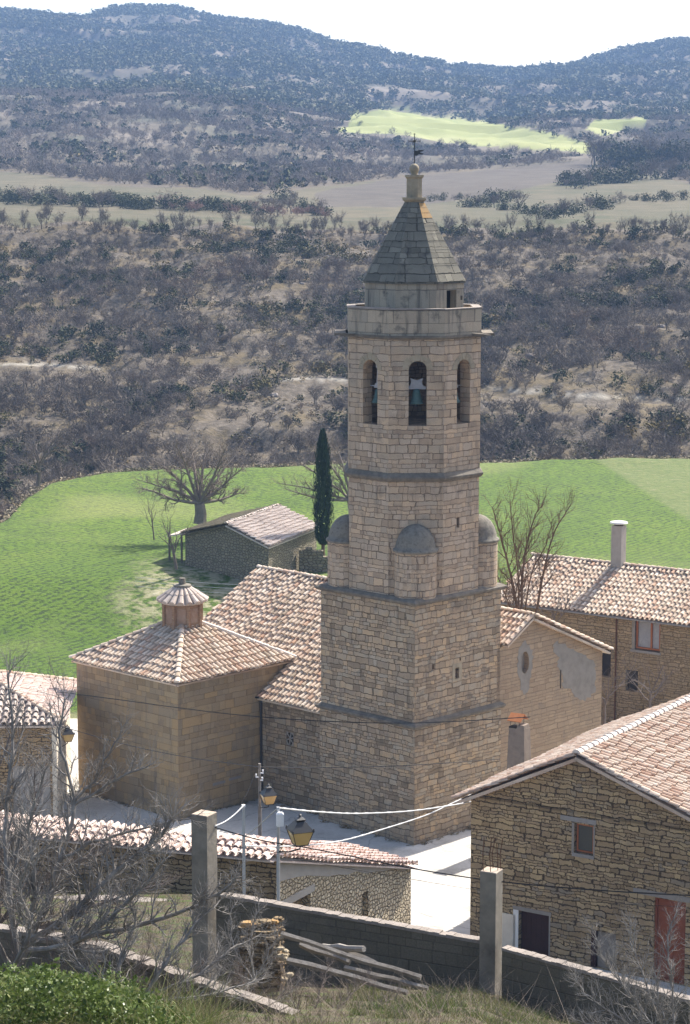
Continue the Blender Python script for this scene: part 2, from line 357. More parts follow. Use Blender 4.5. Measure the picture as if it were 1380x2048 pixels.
def tile_roof(mb, poly3, eave_a, eave_b, sp=.29, ln=.46, r=.098, base=True, edge_mat=None, thick=.10, over=.0):
    """barrel tiles laid in columns up the slope of the planar polygon poly3; eave_a->eave_b runs along the eave"""
    a = Vector(eave_a); u = (Vector(eave_b)-a).normalized()
    nrm = Vector((0, 0, 0)); pts = [Vector(p) for p in poly3]
    for i in range(len(pts)): nrm += pts[i-1].cross(pts[i])
    nrm.normalize()
    if nrm.z < 0: nrm = -nrm
    s = nrm.cross(u)
    if s.z < 0: s = -s
    P2 = [((p-a).dot(u), (p-a).dot(s)) for p in pts]
    if base:
        mb.add([p-nrm*.12 for p in pts]+[p-nrm*(.12+thick) for p in pts],
               [tuple(range(len(pts))), tuple(range(2*len(pts)-1, len(pts)-1, -1))]+[(i, (i+1) % len(pts), len(pts)+(i+1) % len(pts), len(pts)+i) for i in range(len(pts))])
    umin = min(p[0] for p in P2); umax = max(p[0] for p in P2); smin = min(p[1] for p in P2); smax = max(p[1] for p in P2)
    nu = int((umax-umin)/sp); sp = (umax-umin)/max(1, nu)
    seg = 5
    for i in range(nu+1):
        cu = umin+i*sp
        wob = random.uniform(-.012, .012)
        k = 0; q = smin+random.uniform(-.05, .03)
        while q < smax:
            L_ = ln*random.uniform(.94, 1.06)
            for kind in (0, 1):
                c0 = cu+wob+random.uniform(-.012, .012)+(sp/2 if kind else 0)
                if not inpoly(c0, q+L_*.5, P2): continue
                tw = random.uniform(-.014, .014); ctr = a+u*c0+s*q; dn_ = nrm*(.07*mnoise.noise(ctr*.45)+random.uniform(-.006, .010))
                if kind == 0 and random.random() < .05: tw += random.uniform(-.05, .05); dn_ = dn_+s*random.uniform(-.07, .02)
                vs = []
                if kind == 0:
                    for (ss, rr, lift) in ((q-.03, r*1.10, .075), (q+L_+.04, r*.84, .012)):
                        for j in range(seg+1):
                            t = math.pi*j/seg
                            vs.append(a+u*(c0+(tw if ss > q else -tw)-rr*math.cos(t))+s*ss+nrm*(lift+rr*1.0*math.sin(t)-.02))
                    fs = [(j, j+1, seg+2+j, seg+1+j) for j in range(seg)]
                    n0 = len(vs)   # thickness at the lower lip
                    for j in range(seg+1):
                        t = math.pi*j/seg; rr = r*1.08-.016
                        vs.append(a+u*(c0-tw-rr*math.cos(t))+s*(q-.03)+nrm*(.075+rr*.9*math.sin(t)-.03))
                    fs += [(j+1, j, n0+j, n0+j+1) for j in range(seg)]
                    mb.add([v_+dn_ for v_ in vs], fs)
                else:
                    w2 = sp*.36
                    for (ss, lift) in ((q-.05, .045), (q+L_+.03, .0)):
                        vs += [a+u*(c0-w2)+s*ss+nrm*(lift+.0), a+u*c0+s*ss+nrm*(lift-.055), a+u*(c0+w2)+s*ss+nrm*(lift+.0)]
                    mb.add([v_+dn_ for v_ in vs], [(0, 1, 4, 3), (1, 2, 5, 4)])
            q += L_; k += 1
def ridge_tiles(mb, p, q, r=.12, ln=.42, lift=.04):
    p, q = Vector(p), Vector(q); L = (q-p).length; d = (q-p)/L; side = d.cross(V(0, 0, 1)).normalized(); up = side.cross(d)
    n = max(1, int(L/ln)); seg = 6
    for i in range(n):
        vs = []; j0 = random.uniform(-.015, .015)
        for ss, rr, lf in ((i*L/n-.03, r*1.1, lift+.03), ((i+1)*L/n+.03, r*.9, lift)):
            for j in range(seg+1):
                t = math.pi*j/seg; vs.append(p+d*ss+side*(j0-rr*math.cos(t))+up*(lf+rr*.8*math.sin(t)-.05))
        mb.add(vs, [(j, j+1, seg+2+j, seg+1+j) for j in range(seg)]+[tuple(range(seg+1))])
def blob_poly(cx, cz, rx, rz, n=16, jit=.25):
    return [(cx+rx*math.cos(2*math.pi*i/n)*random.uniform(1-jit, 1+jit), cz+rz*math.sin(2*math.pi*i/n)*random.uniform(1-jit, 1+jit)) for i in range(n)]
# ------------------------------------------------------------------ camera, sky, sun
cam = bpy.data.objects.new('camera', bpy.data.cameras.new('camera')); COL.objects.link(cam)
cam.data.sensor_fit = 'VERTICAL'; cam.data.sensor_height = 36.; cam.data.lens = 36.*F/2048.
cam.data.clip_end = 9000.; cam.data.clip_start = .5
cam.location = (0, 0, H); cam.rotation_euler = (math.pi/2-PIT, 0, 0); sc.camera = cam
SUN_EL, SUN_AZ = math.radians(47), math.radians(40)     # azimuth from +Y towards +X
w = bpy.data.worlds.new('World'); sc.world = w; w.use_nodes = True
nt = w.node_tree; bg = nt.nodes['Background']; sky = nt.nodes.new('ShaderNodeTexSky'); sky.sky_type = 'NISHITA'
sky.sun_disc = False; sky.sun_elevation = SUN_EL; sky.sun_rotation = SUN_AZ; sky.altitude = 700; sky.dust_density = 5.0; sky.air_density = 1.0; sky.ozone_density = .3
nt.links.new(sky.outputs[0], bg.inputs[0]); bg.inputs[1].default_value = .15
sl = bpy.data.lights.new('sun', 'SUN'); so = bpy.data.objects.new('sun', sl); COL.objects.link(so)
sl.energy = 5.; sl.angle = math.radians(.5); sl.color = (1., .955, .88)
sd = Vector((math.sin(SUN_AZ)*math.cos(SUN_EL), math.cos(SUN_AZ)*math.cos(SUN_EL), math.sin(SUN_EL)))
so.rotation_euler = sd.to_track_quat('Z', 'Y').to_euler(); so.location = (0, 0, 80)
sc.view_settings.view_transform = 'Standard'; sc.view_settings.look = 'None'; sc.view_settings.exposure = .95; sc.view_settings.gamma = 1.
sc.cycles.max_bounces = 6; sc.cycles.diffuse_bounces = 3; sc.cycles.transparent_max_bounces = 8; sc.cycles.volume_bounces = 0
# ------------------------------------------------------------------ terrain
KX = F/(1/ (CP+((CY-370.)/F)*SP))                        # px = CX + KX*x/y at horizon row
def pxof(x, y): return CX+KX*x/y
keys = [-700, 0, 350, 690, 1000, 1380, 2080]
ST = [(300, [800]*7), (330, [700]*7), (360, [605]*7), (390, [520]*7), (415, [448, 452, 462, 470, 468, 462, 460]),
      (450, [430, 432, 440, 448, 448, 445, 445]), (500, [412, 414, 420, 424, 424, 418, 415]), (560, [388, 390, 396, 400, 398, 395, 390]),
      (640, [358, 360, 366, 372, 368, 364, 360]), (720, [335, 337, 352, 350, 345, 338, 335]), (800, [300, 304, 312, 333, 325, 318, 315]),
      (900, [258, 262, 262, 300, 310, 295, 290]), (1000, [215, 222, 216, 274, 287, 270, 262]), (1100, [188, 192, 188, 252, 264, 250, 240]),
      (1250, [192, 196, 194, 226, 238, 236, 226]), (1500, [160, 162, 160, 192, 207, 205, 190]), (1750, [104, 112, 108, 160, 186, 160, 140]), (2000, [52, 58, 52, 112, 166, 112, 100])]
RX = [-700, -300, 0, 60, 120, 180, 230, 290, 350, 430, 520, 600, 680, 760, 820, 880, 950, 1010, 1080, 1140, 1180, 1240, 1300, 1380, 1600, 2080]
RY = [80, 40, 22, 30, 40, 43, 24, 18, 21, 42, 52, 68, 98, 119, 132, 143, 141, 147, 153, 148, 124, 104, 92, 87, 70, 90]
pxs = np.concatenate([np.arange(-700, -100, 14), np.arange(-100, 1481, 4), np.arange(1494, 2080, 14)]).astype(float)
Ds = np.concatenate([np.arange(14, 50, .4), np.arange(50, 128, 1.3), np.arange(128, 212, 2.), np.arange(212, 270, 1.2), np.arange(270, 440, 1.4), np.arange(440, 720, 3.2), np.arange(720, 1120, 5.5), np.arange(1120, 2230, 11), np.arange(2240, 3000, 60)])
zr = lambda py: np.array([ray(690, q)[1] for q in np.atleast_1d(py)])
stD = np.array([s[0] for s in ST]+[2200., 2400., 3000.])
cols_py = np.array([np.interp(pxs, keys, s[1]) for s in ST])
ridge = np.interp(pxs, RX, RY)
stZ = [H+s[0]*zr(r) for s, r in zip(ST, cols_py)]
stZ += [H+2200*zr(ridge), H+2400*zr(ridge+28), H+3000*zr(ridge+150)]
stZ = np.array(stZ)
edgeD = np.interp(pxs, [-700, -100, 0, 40, 90, 200, 500, 1000, 1380, 2080], [150, 178, 190, 203, 213, 220, 226, 230, 233, 235])
def near_profile(px):
    """height along depth for the village slope: garden, terrace street, square, field"""
    left = np.clip((640-px)/200., 0, 1); Df = np.interp(px, [0, 432, 960, 1420, 2080], [43, 45.2, 42.9, 39.8, 36.5]); o_ = -1.25*np.clip((px-960)/420., 0, 1.6)
    D = np.array([14, 30, Df, Df+1.2, 47, 52, 60, 70, 74, 79, 85, 127, 129, 136, 148, 155, 160])
    L = np.array([25.3, 19.15, 14.95, 14.8, 13.4, 11.4, 9.6, 8.2, 5.4, 2.4, -.18, -.18, -.1, .3, .6, 2.0, 2.8])
    R = np.array([25.3, 19.15, 14.95, 14.8, 13.2, 10.0, 4.8, .9, -.1, -.18, -.18, -.18, -.1, .3, .6, 2.0, 2.8])
    z = L*left+R*(1-left); z[2] = 19.15-(Df-30)*.323; z[3] = z[2]-.3; z[:4] += o_; z[4:6] += o_; return D, z
TZ = np.empty((len(Ds), len(pxs)))
for j, px in enumerate(pxs):
    nd, nz = near_profile(px); e = edgeD[j]
    d = np.concatenate([nd, [e-2, e+3, e+14, 268, 282], stD])
    z270 = H+282*zr(868)[0]
    z = np.concatenate([nz, [2.9, 1.6, -4.5, min(-3.5, H+268*zr(915)[0]), z270], stZ[:, j]])
    TZ[:, j] = np.interp(Ds, d, z)
k_ = np.array([.25, .5, .25])
for _ in range(2):
    sm = TZ.copy(); sm[1:-1] = .25*TZ[:-2]+.5*TZ[1:-1]+.25*TZ[2:]
    far = (Ds > 126)[:, None]; TZ = np.where(far, sm, TZ)
DX = (pxs[None, :]-CX)/KX*Ds[:, None]; DY = np.repeat(Ds[:, None], len(pxs), 1)
amp = np.interp(Ds, [20, 43, 44, 126, 130, 215, 235, 262, 430, 450, 700, 800, 1100, 1250, 1700, 2050, 2200, 2400], [.10, .10, .05, .0, .05, .12, .6, 1.8, 1.5, .5, .6, 4., 5., 12, 30, 22, 6, 6])
for i in range(len(Ds)):
    if amp[i] <= 0: continue
    s0 = 3.0 if Ds[i] < 50 else (14. if Ds[i] < 450 else (60. if Ds[i] < 1100 else 170.))
    for j in range(len(pxs)):
        q = mnoise.fractal(Vector((DX[i, j]/s0, DY[i, j]/(s0*1.0), 3.1)), .9, 2.1, 4 if Ds[i] < 1100 else 5)
        if Ds[i] > 1150: q = (abs(q)*-1.3+.35)
        TZ[i, j] += q*amp[i]
for i in range(len(Ds)):
    if 268 < Ds[i] < 412:
        wn_ = np.array([mnoise.noise(Vector((DX[i, j]/35., DY[i, j]/22., 5.))) for j in range(len(pxs))])
        TZ[i] += np.clip(.25+wn_, 0, 1)*.55*np.sin(2*math.pi*TZ[i]/2.7+3*wn_)*(0 if 292 < Ds[i] < 322 else 1)
def gz(x, y):
    px = np.clip(pxof(np.asarray(x, float), np.asarray(y, float)), pxs[0], pxs[-1]-1)
    i = np.clip(np.searchsorted(Ds, y)-1, 0, len(Ds)-2); j = np.clip(np.searchsorted(pxs, px)-1, 0, len(pxs)-2)
    t = (y-Ds[i])/(Ds[i+1]-Ds[i]); s = (px-pxs[j])/(pxs[j+1]-pxs[j])
    return (TZ[i, j]*(1-t)+TZ[i+1, j]*t)*(1-s)+(TZ[i, j+1]*(1-t)+TZ[i+1, j+1]*t)*s
# land cover, bounded by real outlines on the ground
hh = TZ-H; ze = DY*CP-hh*SP; PY = CY-F*((DY*SP+hh*CP)/ze); PX = CX+F*DX/ze
POLY_GREEN = [[(690, 226), (760, 218), (850, 227), (930, 235), (1000, 248), (1090, 262), (1180, 287), (1240, 304), (1236, 318), (1150, 304), (1050, 296), (960, 291), (880, 284), (800, 268), (720, 267), (668, 262), (712, 240)],
              [(1172, 258), (1190, 240), (1290, 235), (1294, 248), (1240, 263), (1205, 272)]]
POLY_PL = [[(630, 385), (760, 362), (860, 350), (1000, 338), (1190, 318), (1260, 330), (1130, 362), (1000, 385), (900, 404), (780, 414), (640, 416)]]
def soft(mask_polys, jit=2.):
    out = np.zeros_like(PX)
    jx = np.array([[mnoise.noise(Vector((DX[i, j]/9., DY[i, j]/30., 7.))) for j in range(0, len(pxs))] for i in range(len(Ds)) if 640 < Ds[i] < 1700 or 440 < Ds[i] <= 640])
    rows = [i for i in range(len(Ds)) if 440 < Ds[i] < 1700]
    for poly in mask_polys:
        x0 = min(p[0] for p in poly)-6; x1 = max(p[0] for p in poly)+6
        for a_, i in enumerate(rows):
            for j in np.nonzero((PX[i] > x0) & (PX[i] < x1))[0]:
                if inpoly(PX[i, j]+4*jx[a_, j], PY[i, j]+jit*jx[a_, j], poly): out[i, j] = 1
    return out
A_far = soft(POLY_GREEN, 3.)
A_far[Ds < 860] = 0
A_fclr = np.maximum(soft([[(x, y+15) for x, y in p_] for p_ in POLY_GREEN], 3.), soft([[(x, y+8) for x, y in p_] for p_ in POLY_GREEN], 3.))
A_pl = soft(POLY_PL, 2.); A_pl[Ds > 780] = 0
A_dry = np.zeros_like(PX)
A_dry[(Ds > 426) & (Ds < 705)] = 1.
lim = np.interp(pxs, [-700, 0, 150, 300, 480, 690, 800, 1000, 1200, 1380, 2080], [690, 695, 650, 612, 580, 640, 690, 740, 760, 620, 600])
A_dry = np.where(DY < lim[None, :]+12*np.sin(pxs*.02)[None, :], A_dry, 0)
A_dry = np.maximum(A_dry, A_pl)
A_crop = ((DY < edgeD[None, :]) & (DY > 127.5)).astype(float)
A_gard = (DY < 70).astype(float)
A_trk = np.zeros_like(PX)
TRK = [([-300, 0, 120, 225], [722, 728, 731, 738]), ([560, 610, 700, 860, 1000, 1130, 1220, 1380, 1700], [760, 757, 758, 768, 780, 788, 794, 800, 808])]
for tx_, ty_ in TRK:
    yy = np.interp(PX, tx_, ty_, left=-999, right=-999); A_trk = np.maximum(A_trk, np.clip(1.35-np.abs(PY-yy)/2.6, 0, 1)*((DY > 260) & (DY < 420)))
A_pale = A_crop*np.clip((PX-1195-(PY-925)*1.55)/10., 0, 1)
me = bpy.data.meshes.new('ground')
nr, nc = TZ.shape
vv = np.stack([DX, DY, TZ], -1).reshape(-1, 3)
idx = np.arange(nr*nc).reshape(nr, nc); q = np.stack([idx[:-1, :-1], idx[:-1, 1:], idx[1:, 1:], idx[1:, :-1]], -1).reshape(-1, 4)
def raw_mesh(me, vv, q):
    me.vertices.add(len(vv)); me.vertices.foreach_set('co', vv.astype(np.float32).ravel())
    me.loops.add(q.size); me.loops.foreach_set('vertex_index', q.astype(np.int32).ravel())
    me.polygons.add(len(q)); me.polygons.foreach_set('loop_start', np.arange(0, q.size, 4, dtype=np.int32))
    me.update(calc_edges=True)
raw_mesh(me, vv, q)
me.polygons.foreach_set('use_smooth', [True]*len(q))
for nm, A in (('crop', A_crop), ('far', A_far), ('dry', A_dry), ('plough', A_pl), ('track', A_trk), ('pale', A_pale), ('garden', A_gard)):
    me.attributes.new(nm, 'FLOAT', 'POINT').data.foreach_set('value', A.astype(np.float32).ravel())
g = G('land'); p = g.pos(); px_, py_, pz_ = g.sep(p)
n1 = g.noise(p, .12, 6, .65); n2 = g.noise(p, 1.1, 5, .65); n3 = g.noise(p, .018, 6, .6); n4 = g.noise(p, 2.9, 4, .65)
scr = g.ramp(n2, [(.3, (.055, .044, .031)), (.5, (.095, .077, .056)), (.68, (.16, .135, .105))])
scr = g.mix(g.step(n1, .45, .62), scr, g.ramp(n2, [(.3, (.075, .058, .03)), (.7, (.145, .11, .058))]))
hill = g.ramp(n3, [(.34, (.09, .085, .055)), (.47, (.11, .092, .064)), (.58, (.145, .12, .088)), (.74, (.21, .175, .14))])
hill = g.mix(.6, hill, g.ramp(n1, [(.3, (.6, .6, .6)), (.7, (1.3, 1.3, 1.3))]), 'MULTIPLY')
col = g.mix(g.step(py_, 700, 800), scr, hill)
dry = g.ramp(g.math('ADD', g.math('MULTIPLY', n1, .6), g.math('MULTIPLY', g.noise(p, .02, 3), .4)), [(.36, (.06, .064, .028)), (.5, (.09, .08, .044)), (.64, (.128, .106, .064))])
col = g.mix(g.attr('dry'), col, dry)
pl = g.ramp(n1, [(.35, (.066, .053, .039)), (.65, (.095, .08, .06))]); col = g.mix(g.attr('plough'), col, pl)
fr_ = g.ramp(g.noise(p, .012, 4, .6), [(.35, (.19, .21, .065)), (.55, (.26, .27, .10)), (.7, (.32, .31, .15))]); col = g.mix(g.attr('far'), col, fr_)
rows = g.n('ShaderNodeTexWave', bands_direction='X'); rot = g.n('ShaderNodeMapping'); g.put(rot.inputs[0], p); rot.inputs['Rotation'].default_value = (0, 0, .6)
g.put(rows.inputs['Vector'], rot.outputs[0]); rows.inputs['Scale'].default_value = .5; rows.inputs['Distortion'].default_value = 4.; rows.inputs['Detail'].default_value = 3; rows.inputs['Detail Scale'].default_value = 1.2
cr = g.ramp(g.math('ADD', g.math('MULTIPLY', g.noise(p, .05, 5, .6), .65), g.math('MULTIPLY', n2, .35)), [(.36, (.058, .102, .009)), (.5, (.084, .136, .012)), (.62, (.115, .156, .020)), (.72, (.155, .165, .040))])
spk = g.step(g.math('ADD', g.math('MULTIPLY', n4, .90), g.math('MULTIPLY', rows.outputs['Fac'], .10)), .38, .54)
cr = g.mix(g.math('MULTIPLY', g.step(py_, 185, 140), .45), cr, (.045, .088, .010)); cr = g.mix(spk, (.026, .044, .012), cr)
edge_d = g.step(g.noise(p, .035, 4), .52, .68)
cr = g.mix(g.math('MULTIPLY', edge_d, .4), cr, (.19, .20, .07))
cr = g.mix(g.math('MULTIPLY', g.attr('pale'), .8), cr, g.ramp(n2, [(.35, (.085, .115, .034)), (.6, (.135, .15, .055)), (.7, (.19, .175, .10))]))
bank = g.ramp(n2, [(.35, (.17, .17, .075)), (.6, (.27, .245, .15)), (.72, (.35, .32, .23))])
# dry bank round the mound where the field shed stands
md = g.n('ShaderNodeVectorMath', operation='DISTANCE'); g.put(md.inputs[0], g.vmath('MULTIPLY', p, (1, .72, 0))); mnd = at(480, 1120, 158); md.inputs[1].default_value = (mnd.x-1.5, mnd.y*.72, 0)
cr = g.mix(g.math('MULTIPLY', g.step(g.math('ADD', md.outputs['Value'], g.math('MULTIPLY', g.math('SUBTRACT', n1, .5), 9.)), 9.5, 3.5), g.step(n2, .40, .56)), cr, bank)
col = g.mix(g.attr('crop'), col, cr)
gd = g.ramp(n4, [(.3, (.04, .032, .022)), (.5, (.085, .066, .042)), (.62, (.055, .075, .02)), (.75, (.10, .115, .033))]); col = g.mix(g.attr('garden'), col, gd)
col = g.mix(g.attr('track'), col, (.27, .245, .20))
col = g.mix(g.math('MULTIPLY', g.math('SUBTRACT', 1., g.attr('garden')), g.math('MULTIPLY', g.math('MULTIPLY', g.step(py_, 126, 127), g.step(py_, 130, 128.5)), .6)), col, (.2, .18, .1))
g.bump(g.math('ADD', n2, g.math('MULTIPLY', n4, .6)), .25, .7)
me.materials.append(g.fin(col, .95))
gob = bpy.data.objects.new('ground', me); COL.objects.link(gob); tag(gob, kind='structure')
# square and street
g = G('plaza_concrete'); p = g.pos(); a_ = g.noise(p, .35, 6, .6); b_ = g.noise(p, 6., 5, .65)
col = g.ramp(g.math('ADD', g.math('MULTIPLY', a_, .7), g.math('MULTIPLY', b_, .3)), [(.36, (.36, .335, .29)), (.5, (.50, .475, .43)), (.65, (.60, .575, .53))])
cw = g.n('ShaderNodeTexVoronoi', feature='DISTANCE_TO_EDGE'); g.put(cw.inputs['Vector'], g.vmath('ADD', p, g.vmath('MULTIPLY', g.noise(p, .9, 3, .5, True), (1.2, 1.2, 0)))); cw.inputs['Scale'].default_value = .22
col = g.mix(g.math('MULTIPLY', g.step(cw.outputs[0], .012, .002), .55), col, (.25, .24, .22))
g.bump(b_, .006); M['plaza'] = g.fin(col, .9)
mb = MB(); pl_ = [(-42, 83), (22, 76), (22, 127.5), (-42, 127.5)]
NP = 24
mb.add([V(-42+64*i/NP, 79+48.5*j/NP, .0+.05*math.sin(i*1.3+j)*0) for j in range(NP+1) for i in range(NP+1)], [(j*(NP+1)+i, j*(NP+1)+i+1, (j+1)*(NP+1)+i+1, (j+1)*(NP+1)+i) for j in range(NP) for i in range(NP)])
tag(mb.build('paved_square', M['plaza']), kind='structure')
# ------------------------------------------------------------------ church
TH = math.radians(44.2); C0 = (3.2757, 102.2089)
E1 = V(-math.cos(TH), math.sin(TH)); E2 = V(math.sin(TH), math.cos(TH))
def W(a, b, z=0.): return V(C0[0], C0[1])+E1*a+E2*b+V(0, 0, z)
def sq(a0, a1, b0, b1): return [W(a1, b0), W(a0, b0), W(a0, b1), W(a1, b1)]       # ccw from above
tower = empty('bell_tower', W(3.15, 3.15), 'tall stone church bell tower with octagonal belfry and pyramid spire in the middle', 'bell tower')
S = 6.3
mb = MB(); mb.prism(sq(-.06, S+.06, -.06, S+.06), -.1, .93, top=sq(0., S, 0., S))
mb.build('plinth', M['stone_low'], tower)
mb = MB(); mb.prism(sq(.0, S, .0, S), .93, 5.72)
mb.build('lower_storey', M['stone_low'], tower)
def ledge(poly_f, z, over, h0=.10, h1=.12):
    mb = MB(); mb.prism(poly_f(over*.45), z-h0, z, top=poly_f(over)); mb.prism(poly_f(over), z, z+.07, cap0=True); mb.prism(poly_f(over), z+.07, z+.07+h1, top=poly_f(-.02), cap0=False)
    return mb
sqf = lambda o: sq(-o, S+o, -o, S+o)
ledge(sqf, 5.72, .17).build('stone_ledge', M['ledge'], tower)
# middle storey with slit windows on the right face
c = .05
mb = MB(); z0, z1 = 5.9, 11.62
pA, pB, pC, pD = W(S-c, c), W(c, c), W(c, S-c), W(S-c, S-c)
def hol(px0, py0, px1, py1, p, q):
    d = (V(q[0], q[1])-V(p[0], p[1])).normalized()
    a = onwall(px0, py0, p, d); b = onwall(px1, py1, p, d)
    return ((a-V(p[0], p[1], a.z)).dot(d), (b-V(p[0], p[1], b.z)).dot(d), min(a.z, b.z), max(a.z, b.z))
hs = [hol(910, 1358, 918, 1334, pB, pC), hol(864, 1340, 869, 1328, pB, pC), hol(919, 1322, 922, 1315, pB, pC)]
wall_rect(mb, pA, pB, z0, z1); wall_rect(mb, pB, pC, z0, z1, hs, .45); wall_rect(mb, pC, pD, z0, z1); wall_rect(mb, pD, pA, z0, z1)
mb.build('middle_storey', M['stone_mid'], tower)
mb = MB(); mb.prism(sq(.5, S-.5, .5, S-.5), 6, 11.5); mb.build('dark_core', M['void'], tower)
u0, u1, za, zb = hs[0]; dd = E2
mb = MB()
for (a_, b_, x_, y_) in ((u0-.2, u0-.003, za-.12, zb+.2), (u1+.003, u1+.2, za-.12, zb+.2), (u0-.003, u1+.003, zb+.003, zb+.2), (u0-.003, u1+.003, za-.12, za-.003)):
    mb.box(pB+dd*((a_+b_)/2)+V(0, 0, (x_+y_)/2)-E1*(-.02), dd*((b_-a_)/2), E1*.04, V(0, 0, (y_-x_)/2))
mb.build('slit_surround', M['finial'], tower)
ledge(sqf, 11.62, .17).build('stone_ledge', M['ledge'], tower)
TC = W(S/2-.06, S/2+.04)
def octo(ap, cut=None):
    r = ap/math.cos(math.pi/8)
    pts = []
    for k in range(8):
        t = math.pi/8+k*math.pi/4; pts.append(TC+E1*(r*math.cos(t))+E2*(r*math.sin(t)))
    pts = pts[::-1]
    return pts
def ccw(poly):
    A = sum(poly[i-1][0]*poly[i][1]-poly[i][0]*poly[i-1][1] for i in range(len(poly)))
    return poly if A > 0 else poly[::-1]
octf = lambda ap: (lambda o: ccw(octo(ap+o)))
def faces8(ap):
    P = ccw(octo(ap)); return [(P[i], P[(i+1) % 8]) for i in range(8)]
def fnorm(f):
    d = (f[1]-f[0]).normalized(); return V(d.y, -d.x)
# octagonal storey
ap = 3.1; mb = MB()
fs8 = faces8(ap); dirs = {'front': -(E1+E2).normalized(), 'left': -E2, 'right': -E1, 'rback': (E2-E1).normalized()}
idx8 = {k: max(range(8), key=lambda i: fnorm(fs8[i]).dot(v)) for k, v in dirs.items()}
for i, f in enumerate(fs8):
    h = []
    if i == idx8['right']: h = [hol(913, 1056, 919, 1034, f[0], f[1])]
    wall_rect(mb, f[0], f[1], 11.7, 17.4, h, .45)
    if h: hr = (f, h[0])
mb.build('octagonal_storey', M['stone_oct'], tower)
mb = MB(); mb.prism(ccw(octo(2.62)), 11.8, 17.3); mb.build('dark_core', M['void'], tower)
# turrets
for key, nm in (('front', 0), ('l', 1), ('r', 2), ('b', 3)):
    d = {'front': -(E1+E2), 'l': E1-E2, 'r': E2-E1, 'b': E1+E2}[key].normalized()
    c_ = TC+d*(3.13); mb = MB(); n = 28
    mb.lathe((c_.x, c_.y), [(1.0, 11.75), (1.0, 13.92), (.985, 13.93)], n)
    t = mb.build('turret', M['stone_oct'], tower)
    mb = MB(); mb.lathe((c_.x, c_.y), [(.98, 13.9), (1.07, 13.93), (1.09, 14.0), (1.07, 14.05), (.96, 14.1), (.93, 14.32), (.83, 14.62), (.66, 14.9), (.42, 15.1), (.2, 15.19), (.01, 15.22)], n)
    mb.build('turret_dome', M['lichen'], t, smooth=True)
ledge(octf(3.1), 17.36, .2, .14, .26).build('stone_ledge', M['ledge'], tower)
# belfry with arched openings
ap = 3.13; mb = MB(); fs8 = faces8(ap); ops = {}
for k, box in (('front', (817, 852, 854, 722)), ('left', (721, 848, 760, 712)), ('right', (910, 850, 944, 714)), ('rback', None)):
    i = idx8[k]; f = fs8[i]
    if box: ops[i] = hol(box[0], box[1], box[2], box[3], f[0], f[1])
L8 = (fs8[0][1]-fs8[0][0]).length
ref = ops[idx8['front']]
for k in ('left', 'right'):
    u0, u1, a_, b_ = ops[idx8[k]]; wd = ref[1]-ref[0]; m_ = (u0+u1)/2
    ops[idx8[k]] = (m_-wd*.55, m_+wd*.55, ref[2], ref[3])
ops[idx8['rback']] = (L8/2-.5, L8/2+.5, ref[2], ref[3])
for i, f in enumerate(fs8):
    if i in ops: arch_panel(mb, f[0], f[1], 17.6, 23.9, *ops[i], .62)
    else: wall_rect(mb, f[0], f[1], 17.6, 23.9)
mb.build('belfry', M['stone_belf'], tower)
mb = MB(); inner = ccw(octo(2.52))
for i in range(8):
    a_, b_ = inner[i], inner[(i+1) % 8]
    if i in ops:
        o_ = ops[i]; k2 = (L8-(b_-a_).length)/2; arch_panel(mb, b_, a_, 19.0, 23.8, (b_-a_).length-(o_[1]-k2), (b_-a_).length-(o_[0]-k2), o_[2], o_[3], .0001)
    else: mb.quad(a_+V(0, 0, 19), b_+V(0, 0, 19), b_+V(0, 0, 23.8), a_+V(0, 0, 23.8))
mb.prism(inner, ref[2]-.25, ref[2]-.1); mb.prism(inner, 23.55, 23.7)
mb.build('belfry_interior', M['nave'], tower)
# voussoirs
for k in ('left', 'front', 'right'):
    mb = MB(); f = fs8[idx8[k]]; o_ = ops[idx8[k]]; d = (f[1]-f[0]).normalized(); nn = fnorm(f); um = (o_[0]+o_[1])/2; r0 = (o_[1]-o_[0])/2+.01; sp_ = o_[3]-(o_[1]-o_[0])/2
    for q in range(7):
        t0 = math.pi*(q+.06)/7; t1 = math.pi*(q+.94)/7; ro = r0+random.uniform(.26, .36)
        vs = [f[0]+d*(um-r_*math.cos(t))+V(0, 0, sp_+r_*math.sin(t))+nn*off for off in (.018, -.05) for r_, t in ((r0, t0), (r0, t1), (ro, t1), (ro, t0))]
        mb.add(vs, [(0, 3, 2, 1), (4, 5, 6, 7), (0, 1, 5, 4), (1, 2, 6, 5), (2, 3, 7, 6), (3, 0, 4, 7)])
    mb.build('arch_stones', M['finial'], tower)
# cornice, worn at the front and with slabs left at the two sides
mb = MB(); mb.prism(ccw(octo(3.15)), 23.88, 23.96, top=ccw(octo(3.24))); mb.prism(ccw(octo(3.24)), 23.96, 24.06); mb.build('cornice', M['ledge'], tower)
for sgn in (-1, 1):
    mb = MB(); dx = V(math.cos(.05)*sgn, .03, 0); c_ = TC+dx*3.38+V(0, 0, 24.0); mb.box(c_, dx*.42, V(0, 1.25, 0), V(-.02*sgn, 0, .06))
    c_ = TC+dx*3.3+V(0, -1.9, 24.03); mb.box(c_+V(-.35*sgn, 0, -.0), V(.5, -.45*sgn, 0), V(.1, .12, 0), V(0, 0, .05)); mb.build('cornice_slab', M['ledge'], tower)
mb = MB(); P_o, P_i = ccw(octo(3.15)), ccw(octo(2.8))
for i in range(8):
    a, b, c_, d_ = P_o[i], P_o[(i+1) % 8], P_i[(i+1) % 8], P_i[i]
    for (q1, q2) in ((a, b), (c_, d_)): mb.quad(q1+V(0, 0, 24.06), q2+V(0, 0, 24.06), q2+V(0, 0, 25.24), q1+V(0, 0, 25.24))
mb.prism(P_i, 24.3, 24.5); mb.build('parapet', M['ashlar_grey'], tower)
mb = MB()
P_o, P_i = ccw(octo(3.19)), ccw(octo(2.77))
